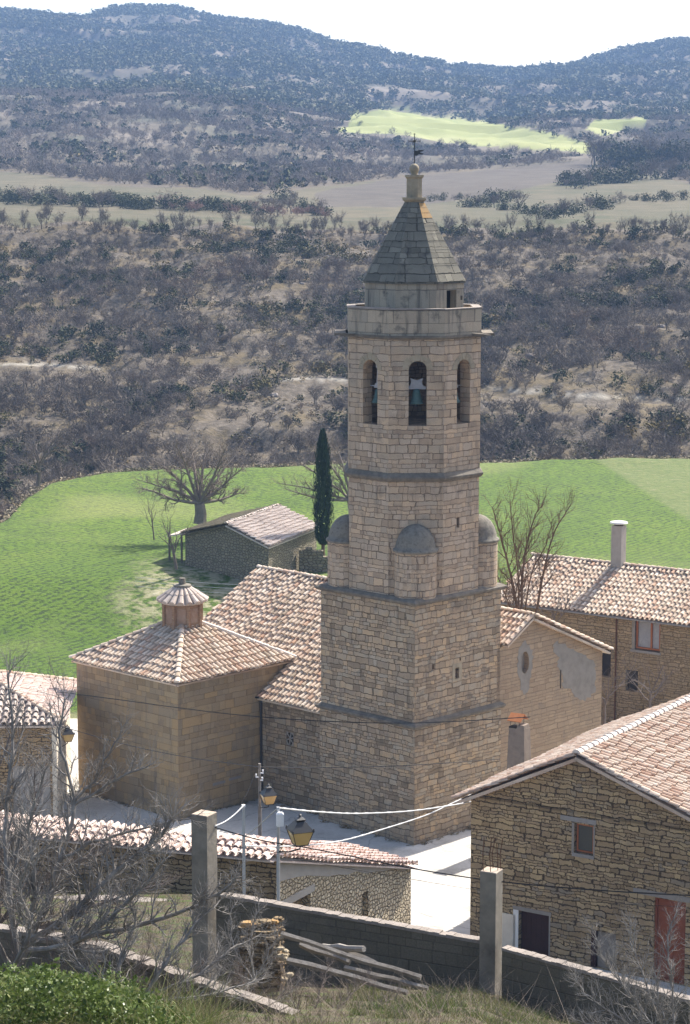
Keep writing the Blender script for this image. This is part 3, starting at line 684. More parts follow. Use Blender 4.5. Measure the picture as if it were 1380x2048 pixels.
for i in range(8):
    a, b, c_, d_ = P_o[i], P_o[(i+1) % 8], P_i[(i+1) % 8], P_i[i]; zz = [25.24+random.uniform(0, .02), 25.31+random.uniform(-.03, .03)]
    mb.add([v_+V(0, 0, z_) for z_ in zz for v_ in (a, b, c_, d_)], [(3, 2, 1, 0), (4, 5, 6, 7), (0, 1, 5, 4), (1, 2, 6, 5), (2, 3, 7, 6), (3, 0, 4, 7)])
mb.build('parapet_coping', M['coping'], tower)
mb = MB(); f8 = faces8(2.32)
for i, f in enumerate(f8):
    h = [hol(893, 616, 913, 580, f[0], f[1]), hol(921, 600, 925, 591, f[0], f[1])] if i == idx8['right'] else []
    if h: h[0] = (h[0][0], h[0][1], 24.52, h[0][3])
    wall_rect(mb, f[0], f[1], 24.5, 26.42, h, .4)
mb.prism(ccw(octo(1.9)), 26.2, 26.3)
dr = mb.build('lantern_drum', M['ashlar_grey'], tower)
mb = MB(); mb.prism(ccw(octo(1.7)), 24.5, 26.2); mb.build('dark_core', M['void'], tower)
mb = MB(); mb.prism(ccw(octo(2.40)), 26.42, 26.52); nst = 10
for k in range(nst):
    t0, t1 = k/nst, (k+1)/nst; r0 = 2.42*(1-t0)+.45*t0; r1 = 2.42*(1-t1)+.45*t1
    mb.prism(ccw(octo(r0+.012)), 26.52+3.68*t0, 26.52+3.68*t1, top=ccw(octo(r1)), cap0=True, cap1=False)
spire = mb.build('spire', M['spire'], tower)
mb = MB(); i = idx8['right']
for k in range(3):
    t0, t1 = .80+.065*k, .86+.065*k; r0 = 2.42*(1-t0)+.45*t0+.02; r1 = 2.42*(1-t1)+.45*t1+.02; q0, q1 = ccw(octo(r0)), ccw(octo(r1))
    mb.quad(q0[i]+V(0, 0, 26.52+3.68*t0), q0[(i+1) % 8]+V(0, 0, 26.52+3.68*t0), q1[(i+1) % 8]+V(0, 0, 26.52+3.68*t1), q1[i]+V(0, 0, 26.52+3.68*t1))
mb.build('orange_slabs', M['orange_slab'], spire)
mb = MB(); mb.prism(ccw(octo(.42)), 30.18, 30.32, top=ccw(octo(.56))); mb.prism(ccw(octo(.56)), 30.32, 30.42); mb.prism(ccw(octo(.36)), 30.42, 31.3)
mb.prism(ccw(octo(.36)), 31.3, 31.38, top=ccw(octo(.44))); mb.prism(ccw(octo(.44)), 31.38, 31.47)
fin_ = mb.build('pinnacle', M['finial'], tower)
mb = MB(); mb.lathe((TC.x, TC.y), [(.16, 31.46), (.15, 31.55), (.21, 31.64), (.235, 31.76), (.21, 31.88), (.12, 31.97), (.05, 32.0), (.0, 32.0)], 16); mb.build('stone_ball', M['finial'], fin_, smooth=True)
mb = MB(); mb.tube([TC+V(0, 0, 31.98), TC+V(0, 0, 33.42)], [.03, .018], 6)
for a, b in ((V(-.27, 0, 33.05), V(.27, 0, 33.05)), (V(-.1, 0, 32.96), V(.1, 0, 33.14)), (V(-.1, 0, 33.14), V(.1, 0, 32.96))): mb.tube([TC+a, TC+b], .017, 5)
for sx in (-.27, .27): mb.tube([TC+V(sx, 0, 32.99), TC+V(sx, 0, 33.11)], .014, 5)
mb.tube([TC+V(-.05, 0, 33.38), TC+V(.05, 0, 33.38)], .014, 5)
crs = mb.build('iron_cross', M['black'], fin_)
mb = MB(); pr = [(.02, 32.38), (.02, 32.62), (.12, 32.60), (.22, 32.64), (.46, 32.63), (.40, 32.58), (.26, 32.55), (.30, 32.50), (.44, 32.47), (.38, 32.43), (.2, 32.43), (.1, 32.37)]
mb.add([TC+V(x, y, z) for y in (-.012, .012) for x, z in pr], [tuple(range(12)), tuple(range(23, 11, -1))]+[(i, 12+i, 12+(i+1) % 12, (i+1) % 12) for i in range(12)]); mb.build('weather_vane', M['black'], fin_)
# bells
for k, lab, sc_ in (('left', 'green bronze bell with tall grey yoke in the left belfry arch', 1.), ('front', 'green bronze bell under a winged grey yoke in the middle belfry arch', .85), ('right', 'dark bronze bell half hidden in the right belfry arch', .95)):
    f = fs8[idx8[k]]; o_ = ops[idx8[k]]; d = (f[1]-f[0]).normalized(); nn = fnorm(f); sh = {'left': .22, 'front': -.04, 'right': -.30}[k]
    c_ = f[0]+d*((o_[0]+o_[1])/2+sh)-nn*.42; zb_ = ref[2]+1.0
    b_ = empty('church_bell', c_+V(0, 0, zb_), lab, 'bell', 'bells hanging in the belfry arches')
    mb = MB(); mb.lathe((c_.x, c_.y), [(.36*sc_, zb_), (.40*sc_, zb_+.02), (.33*sc_, zb_+.12), (.26*sc_, zb_+.3), (.225*sc_, zb_+.52), (.20*sc_, zb_+.62), (.12*sc_, zb_+.70), (.0, zb_+.71)], 20); mb.build('bell', M['bronze'], b_, smooth=True)
    mb = MB(); zy = zb_+.7
    if k == 'front':
        for sgn in (-1, 1):
            pr = [(.05, 0), (.42, -.02), (.46, .1), (.30, .16), (.25, .34), (.30, .52), (.05, .42)]
            mb.add([c_+d*(sgn*x)+V(0, 0, zy+z)+nn*y for y in (.08, -.08) for x, z in pr], [tuple(range(7)), tuple(range(13, 6, -1))]+[(i, (i+1) % 7, 7+(i+1) % 7, 7+i) for i in range(7)])
        mb.box(c_+V(0, 0, zy+.2), d*.05, nn*.07, V(0, 0, .22))
    else:
        mb.prism([c_+d*x+nn*y for x, y in ((-.3, -.1), (.3, -.1), (.3, .1), (-.3, .1))], zy, zy+.22, top=[c_+d*x+nn*y for x, y in ((-.2, -.1), (.2, -.1), (.2, .1), (-.2, .1))])
        mb.prism([c_+d*x+nn*y for x, y in ((-.13, -.09), (.13, -.09), (.13, .09), (-.13, .09))], zy+.22, zy+.95, top=[c_+d*x+nn*y for x, y in ((-.09, -.08), (.09, -.08), (.09, .08), (-.09, .08))])
        mb.prism([c_+d*x+nn*y for x, y in ((-.16, -.1), (.16, -.1), (.16, .1), (-.16, .1))], zy+.95, zy+1.2)
    mb.tube([c_-d*.6+V(0, 0, zy+.08), c_+d*.6+V(0, 0, zy+.08)], .03, 6)
    mb.build('yoke', M['yoke'] if k != 'right' else M['grey_wood'], b_)
    mb = MB(); mb.tube([c_+V(0, 0, zb_+.4), c_+V(0, 0, zb_-.12)], [.025, .05], 6); mb.build('clapper', M['black'], b_)
# nave
nave = empty('church_nave', W(9, 4), 'church nave with wide clay tile roof behind the tower and grey patched facade', 'church')
ZE, BE, RB, ZR = 5.36, .3, 8.4, 9.97
sl_ = (ZR-ZE)/(RB-BE); BR, ZRE = 14.75, 7.25
VA = 19.4
def zl(b): return ZE+(b-BE)*sl_
mb = MB()
wall_rect(mb, W(11.15, .62), W(S+.0, .62), -.1, 5.35, [hol(572, 1489, 587, 1466, W(11.15, .62), W(S, .62))], .35)
mb.quad(W(VA-.2, .62, -.1), W(11.15, .62, -.1), W(11.15, .62, 5.35), W(VA-.2, .62, 5.35))
mb.add([W(VA-.2, .62, -.1), W(VA-.2, .62, zl(.62)-.15), W(VA-.2, RB, ZR-.2), W(VA-.2, BR-.4, ZRE-.1), W(VA-.2, BR-.4, -.1)], [(4, 3, 2, 1, 0)])
mb.quad(W(.05, BR-.4, -.1), W(VA-.2, BR-.4, -.1), W(VA-.2, BR-.4, ZRE-.1), W(.05, BR-.4, ZRE-.1))
mb.build('nave_wall', M['nave'], nave)
# facade
FA = .05; FL = S-.3
ov = onwall(1050, 1325, W(FA, 0), E2); ob, oz = (ov-W(FA, 0)).dot(E2), ov.z
mb = MB(); cut = 5.6
mb.quad(W(FA, FL, -.1), W(FA, BR-.35, -.1), W(FA, BR-.35, oz-.8), W(FA, FL, oz-.8))
hole = [(ob+.30*math.cos(2*math.pi*i/24), oz+.55*math.sin(2*math.pi*i/24)) for i in range(24)]
outer = []
top_ = lambda b: (zl(b)-.16 if b < RB else ZR-.14+(ZRE-.02-ZR+.14)*(b-RB)/(BR-.35-RB))
for i in range(24):
    t = 2*math.pi*i/24; cx_, cz_ = math.cos(t), math.sin(t); k = .8/max(abs(cx_), abs(cz_)); outer.append((ob+cx_*k, oz+cz_*k))
for i in range(24):
    j = (i+1) % 24; mb.quad(W(FA, *outer[i]), W(FA, *outer[j]), W(FA, *hole[j]), W(FA, *hole[i])); mb.quad(W(FA, *hole[i]), W(FA, *hole[j]), W(FA+.3, *hole[j]), W(FA+.3, *hole[i]))
def strip(b0, b1, z0f, z1f): mb.quad(W(FA, b0, z0f(b0)), W(FA, b1, z0f(b1)), W(FA, b1, z1f(b1)), W(FA, b0, z1f(b0)))
bs = sorted([FL, ob-.8, ob+.8, RB, BR-.35])
for b0, b1 in zip(bs, bs[1:]):
    if b0 >= ob-.8-1e-6 and b1 <= ob+.8+1e-6: strip(b0, b1, lambda b: oz+.8, top_)
    else: strip(b0, b1, lambda b: oz-.8, top_)
mb.build('facade', M['facade'], nave)
mb = MB(); mb.quad(W(FA+.28, ob-.4, oz-.7), W(FA+.28, ob+.4, oz-.7), W(FA+.28, ob+.4, oz+.7), W(FA+.28, ob-.4, oz+.7)); mb.build('oval_window', M['plaster'], nave)
def patch(polypx, off, name, mat, par, p, d, nn, jit=.0):
    q_ = []
    for (x0, y0), (x1, y1) in zip(polypx, polypx[1:]+polypx[:1]):
        for t in (0, .25, .5, .75): q_.append((x0+(x1-x0)*t+random.uniform(-3.2, 3.2), y0+(y1-y0)*t+random.uniform(-2.6, 2.6)))
    pts = [onwall(x, y, p, d) for x, y in q_]
    mb = MB(); vs = [q+nn*off for q in pts]; n = len(vs); mb.add(vs+[q-nn*.01 for q in pts], [tuple(range(n))]+[(i, n+i, n+(i+1) % n, (i+1) % n) for i in range(n)]); return mb.build(name, mat, par)
def ring_patch(name, mat, par, cen, rin, rout, p_of, off):
    mb = MB(); n = 36; ri = []; ro = []
    for i in range(n):
        t = 2*math.pi*i/n; k = random.uniform(.82, 1.12); ri.append(p_of(cen[0]+rin[0]*math.cos(t), cen[1]+rin[1]*math.sin(t))); ro.append(p_of(cen[0]+rout[0]*k*math.cos(t), cen[1]+rout[1]*k*math.sin(t)-(.7*max(0, -math.sin(t))**4)))
    for i in range(n):
        j = (i+1) % n; mb.quad(ri[i], ro[i], ro[j], ri[j])
    return mb.build(name, mat, par)
ring_patch('plaster_surround', M['plaster'], nave, (ob, oz), (.31, .56), (.62, 1.02), lambda b, z: W(FA-.012, b, z), 0)
patch([(1108, 1282), (1130, 1290), (1150, 1302), (1172, 1310), (1190, 1325), (1192, 1350), (1188, 1385), (1170, 1402), (1150, 1395), (1140, 1380), (1124, 1372), (1128, 1350), (1112, 1330), (1118, 1316), (1104, 1300)], .012, 'plaster_patch', M['plaster'], nave, W(FA, 0), E2, -E1)
mb = MB(); q = onwall(1121, 1358, W(FA, 0), E2); mb.box(q+E1*(-.004), E2*.035, E1*.012, V(0, 0, .48)); mb.build('slit', M['void'], nave)
# nave roof
OV = .28
mb = MB()
tile_roof(mb, [W(VA, BE, ZE), W(S+.02, BE, ZE), W(S+.02, RB, ZR), W(VA, RB, ZR)], W(VA, BE, ZE), W(S, BE, ZE))
tile_roof(mb, [W(S+.02, S+.05, zl(S+.05)), W(-OV, S+.05, zl(S+.05)), W(-OV, RB, ZR), W(S+.02, RB, ZR)], W(S, S, zl(S)), W(-OV, S, zl(S)))
tile_roof(mb, [W(-OV, BR, ZRE), W(VA, BR, ZRE), W(VA, RB, ZR), W(-OV, RB, ZR)], W(-OV, BR, ZRE), W(VA, BR, ZRE))
roof = mb.build('roof', M['tile'], nave)
mb = MB(); ridge_tiles(mb, W(VA+.05, RB, ZR+.05), W(-OV-.05, RB, ZR+.05), .13); mb.build('ridge_tiles', M['tile'], roof)
mb = MB(); ridge_tiles(mb, W(-OV+.06, BR+.05, ZRE+.04), W(-OV+.06, RB, ZR+.06), .12); ridge_tiles(mb, W(-OV+.06, S+.1, zl(S)+.06), W(-OV+.06, RB, ZR+.06), .12); mb.build('verge_tiles', M['tile'], roof)
mb = MB()   # saw-tooth brick course under the facade verge
for k in range(40):
    b = RB+.1+(BR-.5-RB)*k/40; z = top_(b)-.02; mb.box(W(FA-.06, b, z-.03), E1*.07, E2*.045, V(0, 0, .035))
mb.build('brick_eave_course', M['brick'], nave)
mb = MB(); q = W(11.05, .54); mb.tube([q+V(0, 0, 5.25), q+V(0, 0, .0)], .06, 8); mb.tube([W(11.1, .22, 5.33), W(11.05, .5, 5.25)], .05, 6); mb.build('downpipe', M['black'], nave)
u0, u1, za, zb = hol(572, 1489, 587, 1466, W(11.15, .62), W(S, .62)); cu, cz_ = (u0+u1)/2, (za+zb)/2
mb = MB(); cc = W(11.15, .62)-E1*cu+V(0, 0, cz_); hw = (u1-u0)/2; hz = (zb-za)/2
mb.box(cc+E2*.3, E1*hw, E2*.02, V(0, 0, hz)); mb.build('rose_window_void', M['void'], nave)
mb = MB(); n = 16   # pierced stone rose: round rim and six petals
ring = [(math.cos(2*math.pi*i/n), math.sin(2*math.pi*i/n)) for i in range(n)]
for i in range(n):
    j = (i+1) % n
    def sqr(t): c_, s_ = t; k = 1/max(abs(c_), abs(s_)); return c_*k, s_*k
    a, b = ring[i], ring[j]; A, B = sqr(a), sqr(b)
    P_ = lambda q, k: cc-E1*(q[0]*hw*k)+V(0, 0, q[1]*hz*k)+E2*.03
    mb.quad(P_(a, .92), P_(A, 1.), P_(B, 1.), P_(b, .92))
for k in range(3):
    t = math.pi*k/3+.3; mb.box(cc+E2*.06, (E1*-math.cos(t)*hw+V(0, 0, math.sin(t)*hz))*.95, E2*.03, (E1*math.sin(t)+V(0, 0, math.cos(t)))*.035)
mb.build('rose_window', M['plaster'], nave)
# chapel
A0, A1, B0, B1 = 11.15, 18.95, -4.98, 2.7
chap = empty('chapel', W(15, -1.1), 'square tan stone chapel with hipped tile roof attached to the church front', 'chapel')
mb = MB(); zt = 6.95
wall_rect(mb, W(A1, B0), W(A0, B0), -.1, zt); wall_rect(mb, W(A0, B0), W(A0, B1), -.1, zt); wall_rect(mb, W(A0, B1), W(A1, B1), -.1, zt); wall_rect(mb, W(A1, B1), W(A1, B0), -.1, zt)
mb.build('chapel_wall', M['chapel'], chap)
mb = MB()
for x in (470, 438):   # two pale repaired strips low on the right wall
    a = onwall(x, 1556 if x > 450 else 1566, W(A0, 0), E2); mb.box(a-E1*(.008), E2*.42, E1*.012, V(0, 0, .07))
mb.build('pale_strip', M['plaster'], chap)
ca, cb = 15.05, -1.14; o = .22; e0, e1_, f0, f1 = A0-o, A1+o, B0-o, B1+o; ap_z = 9.15
Cn = [W(e1_, f0, zt), W(e0, f0, zt), W(e0, f1, zt), W(e1_, f1, zt)]; AP = W(ca, cb, ap_z)
mb = MB()
for i in range(4):
    a, b = Cn[i], Cn[(i+1) % 4]; tile_roof(mb, [a, b, AP], a, b)
rf = mb.build('roof', M['tile'], chap)
mb = MB()
for i in (0, 1, 3): mb = MB(); ridge_tiles(mb, Cn[i]+V(0, 0, .05), Cn[i]+(AP-Cn[i])*.86+V(0, 0, .05), .14); mb.build('hip_tiles', M['tile'], rf)
mb = MB(); p0, p1 = Cn[2]+V(0, 0, .06), Cn[2]+(AP-Cn[2])*.86+V(0, 0, .06); d_ = (p1-p0).normalized(); sd_ = d_.cross(V(0, 0, 1)).normalized(); nn_ = 14
for k in range(nn_):
    a = p0+(p1-p0)*(k/nn_); b = p0+(p1-p0)*((k+1)/nn_); mb.tube([a, b], [random.uniform(.11, .15), random.uniform(.11, .15)], 7)
mb.build('mortar_hip', M['mortar'], rf)
# cupola on the chapel roof
cc = onwall(375, 1262, W(ca, cb), V(1, 0)); cc = V(W(ca, cb).x, W(ca, cb).y)
zb0, zb1 = 8.5, 9.98
cup = empty('cupola', cc+V(0, 0, zb0), 'little octagonal red brick cupola with tiled cap on the chapel roof', 'cupola')
R8 = lambda r, n=8, ph=math.pi/8: [cc+V(r*math.cos(2*math.pi*i/n+ph), r*math.sin(2*math.pi*i/n+ph)) for i in range(n)]
mb = MB(); mb.prism(R8(.98), zb0, zb1-.12); mb.prism(R8(.98), zb1-.12, zb1, top=R8(1.08)); mb.build('brick_drum', M['brick'], cup)
mb = MB()
for q in R8(.99): mb.tube([q+V(0, 0, zb0), q+V(0, 0, zb1-.1)], .12, 6)
mb.build('corner_pilaster', M['brick'], cup)
mb = MB()
for i in range(8):
    a, b = R8(.98)[i], R8(.98)[(i+1) % 8]; m_ = (a+b)/2; d = (b-a).normalized(); nn = V(d.y, -d.x)
    if nn.y < .3: arch_panel(mb, m_-d*.22+nn*.012, m_+d*.22+nn*.012, zb0+.45, zb1-.3, .03, .41, zb0+.5, zb1-.42, .05, 6); mb.quad(m_-d*.2+nn*.004+V(0, 0, zb0+.5), m_+d*.2+nn*.004+V(0, 0, zb0+.5), m_+d*.2+nn*.004+V(0, 0, zb1-.42), m_-d*.2+nn*.004+V(0, 0, zb1-.42))
mb.build('blind_window', m_plain('faded_brick', [(.27, .17, .115), (.36, .24, .17), (.42, .32, .25)], 5., .006), cup)
mb = MB(); nt_ = 18; rb_, rt_, zc0, zc1 = 1.28, .32, zb1+.0, zb1+.72
mb.lathe((cc.x, cc.y), [(rb_-.1, zc0-.06), (rb_-.06, zc0), (rt_, zc1)], nt_)
for k in range(nt_):
    t = 2*math.pi*(k+.5)/nt_; dr_ = V(math.cos(t), math.sin(t)); sd_ = V(-math.sin(t), math.cos(t))
    for q in range(2):
        ra, rb2 = (rb_+.02, .78) if q == 0 else (.84, rt_-.04); za_, zb_ = [zc0+(zc1-zc0)*(rb_-r_)/(rb_-rt_)+.06 for r_ in (ra, rb2)]
        wa, wb = (.17, .12) if q == 0 else (.125, .07); vs = []
        for r_, z_, w_ in ((ra, za_+(.03), wa), (rb2, zb_, wb)):
            for j in range(6): a = math.pi*j/5; vs.append(cc+dr_*(r_+.05*math.sin(a))+sd_*(-w_*math.cos(a))+V(0, 0, z_-.05+w_*.8*math.sin(a)))
        mb.add(vs, [(j, j+1, 7+j, 6+j) for j in range(5)]+[(0, 5, 4, 3, 2, 1)])
mb.build('tiled_cap', M['tile_grey'], cup)
mb = MB(); mb.lathe((cc.x, cc.y), [(.0, zc1), (.44, zc1+.0), (.47, zc1+.06), (.44, zc1+.12), (.18, zc1+.15), (.16, zc1+.42), (.15, zc1+.45), (.0, zc1+.46)], 14); mb.build('stone_finial', M['lichen'], cup)
# ------------------------------------------------------------------ window / door helper
def opening(px, p, d): return hol(*px, p, (V(p[0], p[1])+d)[:2])
def frame_box(mb, Pf, u0, u1, a, b, dep, wd, th=.05):
    """rectangular frame set dep metres into the wall; Pf(u, z, k) walks along, up and inwards (metres)"""
    for (x0, x1, y0, y1) in ((u0, u0+wd, a, b), (u1-wd, u1, a, b), (u0+wd, u1-wd, b-wd, b), (u0+wd, u1-wd, a, a+wd)):
        q = [Pf(x, z, k) for k in (dep, dep+th) for x, z in ((x0, y0), (x1, y0), (x1, y1), (x0, y1))]
        mb.add(q, [(0, 1, 2, 3), (7, 6, 5, 4), (0, 4, 5, 1), (1, 5, 6, 2), (2, 6, 7, 3), (3, 7, 4, 0)])
def PF(p, d):
    p = V(p[0], p[1]); d = V(d[0], d[1]); inn = V(-d.y, d.x)
    return lambda u, z, k=0.: p+d*u+V(0, 0, z)+inn*k
def slab(mb, Pf, u0, u1, a, b, k0, k1):
    q = [Pf(x, z, k) for k in (k0, k1) for x, z in ((u0, a), (u1, a), (u1, b), (u0, b))]
    mb.add(q, [(0, 1, 2, 3), (7, 6, 5, 4), (0, 4, 5, 1), (1, 5, 6, 2), (2, 6, 7, 3), (3, 7, 4, 0)])
# ------------------------------------------------------------------ right house
th_ = math.radians(-32); gd_ = V(math.cos(th_), math.sin(th_)); hd_ = V(-gd_.y, gd_.x)
HP = atz(940, 1885, 0.); HP = V(HP.x, HP.y)
house = empty('stone_house', HP+gd_*5+hd_*5, 'rubble stone house with pink tile gable roof at the right edge', 'house')
Pf = PF(HP, gd_)
ev = onwall(940, 1592, HP, gd_).z; ap_ = onwall(1160, 1513, HP, gd_); ua = (ap_-V(HP.x, HP.y, ap_.z)).dot(gd_); za_ = ap_.z
sl2 = (za_-onwall(1380, 1630, HP, gd_).z)/((onwall(1380, 1630, HP, gd_)-V(HP.x, HP.y, 0)).dot(gd_)-ua)
ur = 11.2; er = za_-sl2*(ur-ua)
hls = [opening((1148, 1705, 1187, 1652), HP, gd_), opening((1036, 1935, 1098, 1832), HP, gd_), opening((1004, 1892, 1016, 1862), HP, gd_),
       opening((1305, 1975, 1372, 1806), HP, gd_), opening((1180, 1950, 1196, 1862), HP, gd_), opening((1227, 1643, 1238, 1635), HP, gd_)]
hls[1] = (hls[1][0], hls[1][1], .02, hls[1][3]); hls[3] = (hls[3][0], hls[3][1], .02, hls[3][3]); hls[4] = (hls[4][0], hls[4][0]+1.1, .02, hls[4][3])
mb = MB(); zw = max(h[3] for h in hls)+.2; zw = min(zw, min(ev, er)-.02)
wall_rect(mb, HP, HP+gd_*ur, -.1, zw, hls, .38)
mb.add([Pf(0, zw), Pf(ur, zw), Pf(ur, er), Pf(ua, za_), Pf(0, ev)], [(0, 1, 2, 3, 4)])
DL = 14.
mb.quad(Pf(0, -.1, DL), Pf(0, -.1), Pf(0, ev), Pf(0, ev, DL)); mb.quad(Pf(ur, -.1), Pf(ur, -.1, DL), Pf(ur, er, DL), Pf(ur, er))
mb.add([Pf(ur, -.1, DL), Pf(0, -.1, DL), Pf(0, ev, DL), Pf(ua, za_, DL), Pf(ur, er, DL)], [(0, 1, 2, 3, 4)])
mb.build('wall', M['house'], house)
oe, ov_ = .62, .35; sL = (za_-ev)/ua; zt_ = .16
rl0, ra0, rr0 = (-oe, ev-sL*oe+zt_), (ua, za_+zt_), (ur+oe, er-sl2*oe+zt_)
mb = MB(); K0, K1 = -ov_, DL+.3
tile_roof(mb, [Pf(rl0[0], rl0[1], K0), Pf(rl0[0], rl0[1], K1), Pf(ra0[0], ra0[1], K1), Pf(ra0[0], ra0[1], K0)], Pf(rl0[0], rl0[1], K0), Pf(rl0[0], rl0[1], K1), thick=.13)
tile_roof(mb, [Pf(rr0[0], rr0[1], K0), Pf(rr0[0], rr0[1], K1), Pf(ra0[0], ra0[1], K1), Pf(ra0[0], ra0[1], K0)], Pf(rr0[0], rr0[1], K0), Pf(rr0[0], rr0[1], K1), thick=.13)
rf = mb.build('roof', M['tile_red'], house)
mb = MB(); p0, p1 = Pf(ra0[0], ra0[1]+.05, K0), Pf(ra0[0], ra0[1]+.05, K1); ridge_tiles(mb, p0, p1, .16, .45); mb.build('ridge_tiles', M['mortar'], rf)
mb = MB(); ridge_tiles(mb, Pf(rl0[0], rl0[1]+.04, K0+.05), Pf(ua-.1, za_+zt_+.03, K0+.05), .10, .4); ridge_tiles(mb, Pf(rr0[0], rr0[1]+.04, K0+.05), Pf(ua+.1, za_+zt_+.03, K0+.05), .10, .4); mb.build('verge_tiles', M['tile_red'], rf)
mb = MB()   # tile saw-tooth course under the verge
for k in range(34):
    u = -.05+(ua+.05)*k/33; z = ev+sL*u-.10; mb.tube([Pf(u, z, -.14), Pf(u, z, .02)], .055, 6)
for k in range(40):
    u = ua+.1+(ur-ua)*k/40; z = za_-sl2*(u-ua)-.10; mb.tube([Pf(u, z, -.14), Pf(u, z, .02)], .055, 6)
mb.build('verge_course', M['tile_red'], house)
mb = MB(); mb.quad(Pf(-.3, ev-sL*.3+.02, -.2), Pf(ua, za_+.02, -.2), Pf(ua, za_+.02, .02), Pf(-.3, ev-sL*.3+.02, .02)); mb.quad(Pf(ua, za_+.02, -.2), Pf(ur, er+.02, -.2), Pf(ur, er+.02, .02), Pf(ua, za_+.02, .02)); mb.build('eave_board', M['mortar'], house)
# left side wall rounded stub at the street corner
mb = MB(); slab(mb, Pf, .10, .42, -.1, 2.0, -.012, .1); mb.build('corner_patch', M['house'], house)
# window
u0, u1, a, b = hls[0]; mb = MB(); frame_box(mb, Pf, u0+.04, u1-.02, a+.03, b-.02, .14, .075); wn_ = mb.build('window', M['orange_wood'], house)
mb = MB(); slab(mb, Pf, u0+.1, u1-.08, a+.1, b-.09, .17, .18); mb.build('pane', M['glass'], wn_)
mb = MB(); slab(mb, Pf, u0-.08, u1+.06, a-.14, a-.004, -.05, .2); mb.build('sill', M['grey_wood'], wn_)
mb = MB(); slab(mb, Pf, u0-.62, u1+.12, b+.05, b+.24, -.02, .1); mb.build('lintel', M['grey_wood'], wn_)
mb = MB(); slab(mb, Pf, u0-.11, u0-.003, a-.0, b+.0, -.012, .1); mb.build('jamb', M['plaster'], wn_); mb = MB(); slab(mb, Pf, u1+.003, u1+.07, a-.0, b+.0, -.012, .1); mb.build('jamb', M['plaster'], wn_)
# doors
u0, u1, a, b = hls[1]; mb = MB(); slab(mb, Pf, u0+.02, u1-.02, a, b-.02, .22, .27)
for k in range(1, 6): slab(mb, Pf, u0+(u1-u0)*k/6-.006, u0+(u1-u0)*k/6+.006, a+.02, b-.05, .214, .23)
dr_ = mb.build('door', M['dark_wood'], house); tag(dr_, 'dark brown boarded door with white jamb')
mb = MB(); slab(mb, Pf, u0-.24, u0-.004, a, b+.02, -.02, .16); mb.build('white_jamb', M['white_paint'], dr_)
mb = MB(); slab(mb, Pf, u0-.26, u1+.1, b+.004, b+.16, -.025, .2); slab(mb, Pf, u1+.004, u1+.07, a, b, -.018, .12); mb.build('lintel', M['plaster'], dr_)
u0, u1, a, b = hls[3]; mb = MB(); slab(mb, Pf, u0+.02, u1-.02, a, b-.02, .2, .26)
for k in (0, 1):
    for j in (0, 1): slab(mb, Pf, u0+.12+k*.72, u0+.72+k*.68, .3+j*1.45, 1.5+j*1.3, .18, .21)
dr_ = mb.build('door', M['red_wood'], house); tag(dr_, 'tall red brown wooden door')
mb = MB(); frame_box(mb, Pf, u0-.02, u1+.02, a, b+.02, .10, .09, .09); mb.build('door_frame', M['red_wood'], dr_)
mb = MB(); slab(mb, Pf, u0-.9, u1+.8, b+.03, b+.24, -.02, .2); mb.build('lintel', M['plaster'], dr_)
u0, u1, a, b = hls[4]; mb = MB(); slab(mb, Pf, u0+.25, u1-.02, a, b-.02, .15, .2); dr_ = mb.build('door', M['plaster'], house); tag(dr_, 'grey panelled door in a dark frame behind the bare shrub')
mb = MB(); slab(mb, Pf, u0+.003, u0+.22, a, b-.01, .04, .2); mb.build('door_frame', M['dark_wood'], dr_)
for i in (2, 5):
    u0, u1, a, b = hls[i]; mb = MB(); slab(mb, Pf, u0, u1, a, b, .3, .36); mb.build('vent' if i == 5 else 'small_opening', M['void'], house)
mb = MB(); sp0 = onwall(1000, 1850, HP, gd_); u_ = (sp0-V(HP.x, HP.y, sp0.z)).dot(gd_); slab(mb, Pf, u_-.15, u_+.72, .0, 1.55, -.02, .1) ; mb.build('plaster_patch', M['cream_wall'], house)
# chimney standing on the left slope
cb_ = onwall(1012, 1527, Pf(0, 0, .9), gd_); 
def onroofL(px, py):
    n = (Pf(rl0[0], rl0[1], 1)-Pf(rl0[0], rl0[1], 0)).cross(Pf(ra0[0], ra0[1], 0)-Pf(rl0[0], rl0[1], 0)); q = Pf(rl0[0], rl0[1], 0); a, b = ray(px, py); dr = V(a, 1, b); t = (q-V(0, 0, H)).dot(n)/dr.dot(n); return V(0, 0, H)+dr*t
q = onroofL(1030, 1524); uq, kq = (q-Pf(0, q.z)).dot(gd_), (q-Pf(0, q.z)).dot(hd_)
cw, cd, zt2 = .80, .62, q.z+1.72
mb = MB(); cp_ = lambda u, k, z, s=1.: Pf(uq+u*s, z, kq+k*s)
def cbox(mb, u0, u1, k0, k1, z0, z1, s=1.):
    uc, kc = (u0+u1)/2, (k0+k1)/2
    mb.prism([Pf(uq+u, 0, kq+k) for u, k in ((u0, k0), (u1, k0), (u1, k1), (u0, k1))], z0, z1, top=[Pf(uq+uc+(u-uc)*s, 0, kq+kc+(k-kc)*s) for u, k in ((u0, k0), (u1, k0), (u1, k1), (u0, k1))])
cbox(mb, -.44, .50, 0, .72, q.z-.45, zt2-.12, .86); cbox(mb, .04, .42, .06, .62, zt2-.12, zt2+.06, .92); ch = mb.build('chimney', m_plain('pinkish_render', [(.17, .13, .10), (.24, .19, .15), (.30, .24, .19)], 3., .01), house)
mb = MB(); cbox(mb, -.38, .0, .06, .62, zt2-.12, zt2-.06); mb.build('dark_top', M['void'], ch)  # thin dark slab on top of the stack, below the hood
rods = [(-.3, .08), (.16, .08), (.16, .54), (-.3, .54)]
